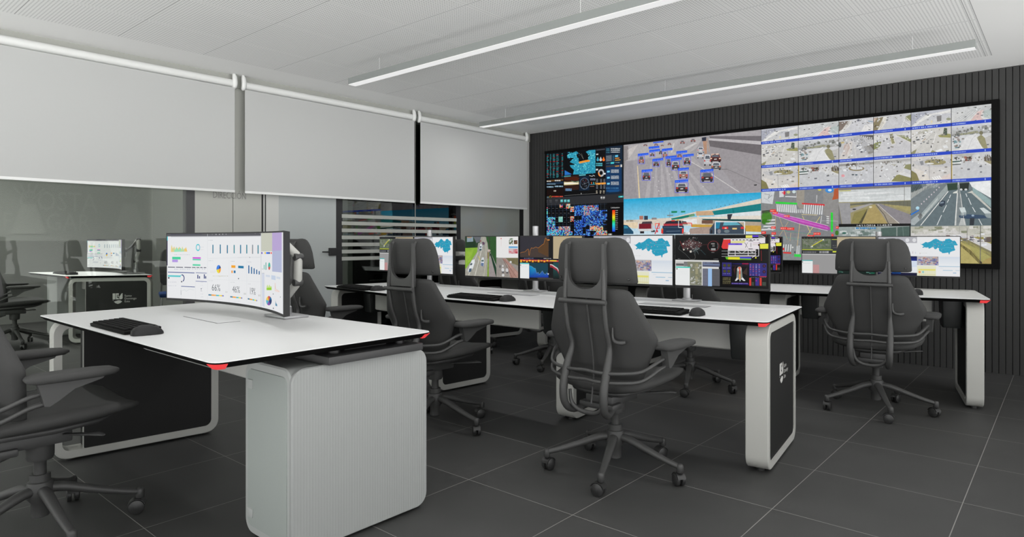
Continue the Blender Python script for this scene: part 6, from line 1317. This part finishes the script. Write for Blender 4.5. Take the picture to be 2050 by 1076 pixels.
# ---- office desk behind the glass
D = Desk('office_desk', 'white desk with a crest on its dark end panel, behind the left glass wall', 'desk', [(-9.5, 2.04), (-8.177, 2.095), (-7.745, 2.82), (-9.05, 2.95)], [.04, .04, .04, .04])
place_light(D, (-8.177, 2.095)); place_light(D, (-7.745, 2.82))
D.frame(-8.235, 2.135, -30.8, .80, .10, panel=(.17, 1), emblem=(.42, .43, .115))
slab(D.mb(), -9.42, -9.02, 2.22, 2.80, .0, .71, .04).build('cabinet_body', M['wedge'], D.t)
D.mb().box((-9.22, 2.5, .72), (.3, .4, .02)).build('riser', M['black_metal'], D.t)
D.modesty(-9.2, 2.5, -8.2, 2.45)

# ================================================================ keyboards and mice
def make_keyboard(label, group):
    t = thing('keyboard', label, 'keyboard', (0, 0, 0), 0, group)
    MB().rings([[(x, y, .002 if i == 0 else (.012 + (y + .07) * .06 if i == 1 else .014 + (y + .07) * .06)) for x, y in rrect(.43 - k, .142 - k, .008, 3)] for i, k in ((0, .004), (1, 0), (2, .004))]).build('body', M['key'], t)
    b = MB()
    for r in range(6):
        yy = -.052 + r * .0208; z = .0155 + (yy + .07) * .06; xx = -.206
        ws = [.0175] * 15 + [0] + [.0175] * 3 + [0] + [.0175] * 4
        if r == 0: ws = [.023, .0175, .023, .11, .023, .0175, .023, .0255, 0, .0175, .0175, .0175, 0, .0365, .0175, .0175]
        for w in ws:
            if w == 0: xx += .0035; continue
            if xx + w > .208: break
            b.box((xx + w / 2, yy, z + .002), (w - .0022, .0168, .005)); xx += w
    b.build('key_block', mat('black_keycaps', (.008, .008, .008), .8, spec=.12), t, 0)
    return t
def make_mouse(label, group):
    t = thing('computer_mouse', label, 'mouse', (0, 0, 0), 0, group)
    rows = [(-.058, .008, .008), (-.054, .021, .02), (-.045, .028, .029), (-.02, .033, .038), (.01, .0325, .0375), (.035, .030, .029), (.05, .025, .020), (.058, .014, .010)]
    R = []
    for y, w, h in rows: R.append([(w * math.copysign(abs(cos(a)) ** .75, cos(a)), y, .002 + h * (max(0.0, sin(a)) ** .8)) for a in (radians(v) for v in range(0, 181, 12))])
    MB().rings(R).build('shell', M['mouse'], t, 60)
    MB().lathe([(0, -.003), (.008, -.003), (.009, 0), (.008, .003), (0, .003)], (0, .034, .027), 14, 'X').build('scroll_wheel', M['caster'], t)
    return t
KG, MG = 'black keyboards on the desks', 'dark mice beside the keyboards'
k0 = make_keyboard('black keyboard on the front desk near its left edge', KG); k0.location = (-3.075, 1.003, TOP)
m0 = make_mouse('dark mouse beside the keyboard on the front desk', MG); m0.location = (-2.815, 1.000, TOP); m0.rotation_euler = (0, 0, -.1)
for x, y, rz, lb in ((-1.70, 3.06, .10, 'black keyboard on the middle bench, right of the nearest chair backrest'), (-2.925, 3.03, 0, 'black keyboard on the middle bench below the street traffic monitor'), (-4.24, 3.04, -.10, 'black keyboard at the far left end of the middle bench')):
    copy_tree(k0, None, (x, y, TOP), rz, lb)
for x, y, rz, lb in ((-1.425, 3.09, .1, 'dark mouse at the right-hand place of the middle bench'), (-2.665, 3.04, 0, 'dark mouse beside the keyboard below the street traffic monitor'), (-3.975, 3.035, -.1, 'dark mouse at the far left end of the middle bench'), (-.80, 5.30, .2, 'dark mouse on the back bench, right of the chair facing the video wall')):
    copy_tree(m0, None, (x, y, TOP), rz, lb)
copy_tree(k0, None, (-8.68, 2.22, TOP), 0, 'black keyboard on the desk behind the glass')
copy_tree(m0, None, (-8.40, 2.21, TOP), 0, 'dark mouse on the desk behind the glass')

# ================================================================ monitors
b3l = Flat(-2.362, 3.545, -1.814, 3.598); b3r = Flat(-1.808, 3.60, -1.258, 3.655)
b2l = Flat(-3.558, 3.55, -3.005, 3.55); b2r = Flat(-2.999, 3.55, -2.447, 3.55)
b1l = Flat(-4.852, 3.72, -4.31, 3.672); b1r = Flat(-4.304, 3.672, -3.762, 3.622)
c3l = Flat(-1.700, 5.70, -1.153, 5.778); c3r = Flat(-1.147, 5.78, -.606, 5.860)
c2r = Flat(-2.405, 5.675, -1.862, 5.72)
sat, reg = pic_satellite(c3l), pic_region(c3r); ctl = pic_control(b3r); trf, trd = pic_traffic(b2l), pic_trading(b2r)
MGp = 'flat monitors on the benches'
make_monitor(c3l, sat, 'left monitor on the back bench, aerial map above a grey window', MGp)
make_monitor(c3r, reg, 'right monitor on the back bench, blue district map, before the grassy roadside picture', MGp)
mh = make_monitor(c2r, ctl, 'black monitor mostly hidden behind the rocket screen, only its right edge showing', MGp)
MB().lathe([(0, -.0935), (.06, -.0935), (.06, -.088), (.022, -.084), (.022, .24), (0, .24)], (0, .125, 0), 20).box((0, .085, .17), (.09, .06, .09), .004).build('support_pole', M['silver'], mh)
make_monitor(b3l, reg, 'monitor with a blue district map, right of the nearest chair headrest', MGp)
make_monitor(b3r, ctl, 'monitor with red signal diagram and rocket drawing', MGp)
make_monitor(b2l, trf, 'monitor with a green tree-lined street full of white cars', MGp)
make_monitor(b2r, trd, 'monitor with an orange price curve and a beige square', MGp)
make_monitor(b1l, sat, 'aerial map monitor at the far left end of the middle bench', MGp)
make_monitor(b1r, reg, 'blue district map monitor just left of the street traffic monitor, far end of middle bench', MGp)
def stand_for(fl, u, back, top, label, **kw):
    """pole behind the seam of a pair: back = its distance behind the front planes, sideways where the photograph shows it"""
    p = on_plane(u, 480, fl.a - fl.n * back, fl.n)
    return make_stand(p.x, p.y, fl.rz, top, label, back - .0610, **kw)
stand_for(b3r, 1375, .185, 1.185, 'silver monitor pole behind the rocket drawing monitor')
stand_for(b2r, 1072, .21, 1.24, 'silver monitor pole behind the orange price curve')
stand_for(b1r, 860, .15, 1.225, 'silver monitor pole in front of the striped window', bracket=True)
stand_for(c3r, 1759, .14, 1.205, 'silver monitor pole on the back bench before the motorway picture')
make_stand(-3.60, 5.72, 0, 1.205, 'silver monitor pole whose tip shows before the utilization heat map', .1)
cvA = Curved(-3.057, 1.497, .812, 1.172, 1.225, 1.8)
pa = pic_analytics(cvA)
make_curved(cvA, pa, 'big curved ultra-wide monitor with charts on the front desk')
cvD = Curved(-8.66, 2.70, .79, 1.15, 1.225, 1.8, 0.0)
make_curved(cvD, pa, 'curved monitor with charts on the desk behind the glass')

def make_arm(x, y, rz, pts, mon, label):
    """jointed monitor arm; pts: joints in local x, y, z"""
    t = thing('jointed_monitor_stand', label, 'monitor stand', (x, y, TOP + .0006), rz, 'jointed monitor stands')
    MB().box((0, 0, .006), (.20, .13, .012), .004).build('base_plate', M['silver'], t)
    MB().lathe([(0, .012), (.026, .012), (.026, .05), (.02, .055), (.02, pts[0][2] + .02), (0, pts[0][2] + .02)], (pts[0][0], pts[0][1], 0), 18).build('post', M['silver'], t)
    for a, c in zip(pts, pts[1:]):
        MB().tube([a, Vector(a).lerp(Vector(c), .15), Vector(a).lerp(Vector(c), .85), c], [.017, .021, .020, .016], 12).build('arm_link', M['frame_white'], t)
    for a in pts[1:-1]:
        MB().lathe([(0, -.022), (.016, -.022), (.018, -.018), (.018, .018), (.016, .022), (0, .022)], a, 18, 'Y').build('joint', M['chair_plastic'], t)
    e = Vector(pts[-1]); m = Vector(mon)
    MB().tube([e, e.lerp(m, .5), m], [.018, .016, .016], 10).box((m.x, m.y - .004, m.z), (.11, .01, .11), .002).build('mount_plate', M['silver'], t)
    return t
make_arm(-2.95, 1.69, 0, [(0, 0, .10), (.105, .0, .175), (.11, 0, .30), (.03, -.03, .37), (-.06, -.03, .29)], (-.09, -.115, .245), 'white jointed arm behind the big curved monitor')
make_arm(-8.22, 2.80, 0, [(0, 0, .10), (.0, .0, .14), (.09, .0, .27), (.08, .0, .40), (-.12, .02, .33)], (-.36, -.0, .24), 'pale jointed monitor arm on the desk behind the glass')

# ================================================================ chairs
CG = 'charcoal office chairs with headrests'
ch = make_chair('charcoal office chair in the middle foreground, seen from behind', CG)
ch.location = (-1.68, 2.718, 0)
for x, y, rz, lb in ((-.968, 4.838, .07, 'charcoal office chair on the right, facing the video wall'),
                     (-2.92, 2.66, .0, 'charcoal office chair between the front desk and the middle bench, right of the curved monitor'),
                     (-4.20, 2.66, -.02, 'charcoal office chair half hidden behind the curved monitor'),
                     (-2.20, 4.64, .0, 'charcoal office chair behind the rocket monitor, its base left of the crest panel'),
                     (-3.545, 4.66, .02, 'charcoal office chair of the back row seen between the legs of the middle bench'),
                     (-4.70, 4.72, -.05, 'charcoal office chair whose headrest shows between the map monitor and the street monitor'),
                     (-3.00, .685, .0, 'charcoal office chair cut off by the left edge, at the front desk'),
                     (-8.52, 1.72, -.05, 'charcoal office chair behind the glass wall at the far left')):
    copy_tree(ch, None, (x, y, 0), rz, lb)
vc = thing('visitor_chair', 'visitor chair with a blue seat and chrome legs behind the glass', 'chair', (-8.55, 3.42, 0), -1.9)
MB().box((0, 0, .455), (.46, .44, .05), .02).build('seat', M['blue_seat'], vc)
MB().rings([rrow(w, .012, -.2 - (z - .5) * .16, .35, h=z) for z, w in ((.56, .18), (.60, .21), (.8, .22), (.98, .2), (1.02, .16))]).build('backrest', M['chair_plastic'], vc, 60)
for sx in (-1, 1):
    for sy in (-1, 1): MB().tube([(sx * .2, sy * .17, .44), (sx * .225, sy * .21, 0.002)], .011, 10).build('leg', M['chrome'], vc)
    MB().tube([(sx * .2, -.17, .44), (sx * .19, -.21, .6), (sx * .17, -.235, .75)], .011, 10).build('back_post', M['chrome'], vc)

# ================================================================ camera, light, view
cam = bpy.data.cameras.new('camera'); co = bpy.data.objects.new('camera', cam); COL.objects.link(co)
co.location = (0, 0, CAMH); co.rotation_euler = (pi / 2, 0, YAW)
cam.sensor_fit = 'HORIZONTAL'; cam.sensor_width = 36.0; cam.lens = 36.0 * FPX / 2050.0
cam.shift_y = -(538.0 - VH) / 2050.0; cam.clip_start = .02
SC.camera = co
wd = bpy.data.worlds.new('daylight'); SC.world = wd; wd.use_nodes = True
nt = wd.node_tree; bg = nt.nodes['Background']; bg.inputs['Strength'].default_value = 1.0
tc = nt.nodes.new('ShaderNodeTexCoord'); sp = nt.nodes.new('ShaderNodeSeparateXYZ'); mr = nt.nodes.new('ShaderNodeMapRange'); mxw = nt.nodes.new('ShaderNodeMix'); mxw.data_type = 'RGBA'
nt.links.new(tc.outputs['Generated'], sp.inputs[0]); nt.links.new(sp.outputs[2], mr.inputs['Value']); mr.inputs['From Min'].default_value = -.12; mr.inputs['From Max'].default_value = .12
SKY, LOWER_FILL = 1.3, 6.9     # bright overcast sky above, added fill from below to light the ceiling
mxw.inputs['A'].default_value = (LOWER_FILL, LOWER_FILL, LOWER_FILL * .985, 1); mxw.inputs['B'].default_value = (SKY * .985, SKY, SKY, 1)
nt.links.new(mr.outputs[0], mxw.inputs['Factor']); nt.links.new(mxw.outputs['Result'], bg.inputs['Color'])
SC.view_settings.view_transform = 'Standard'; SC.view_settings.look = 'None'; SC.view_settings.gamma = 1.0; SC.view_settings.use_curve_mapping = False
SC.view_settings.exposure = -0.1
SC.cycles.use_denoising = True
SC.cycles.max_bounces = 8; SC.cycles.diffuse_bounces = 5; SC.cycles.glossy_bounces = 4; SC.cycles.transparent_max_bounces = 12
SC.cycles.sample_clamp_indirect = 6.0
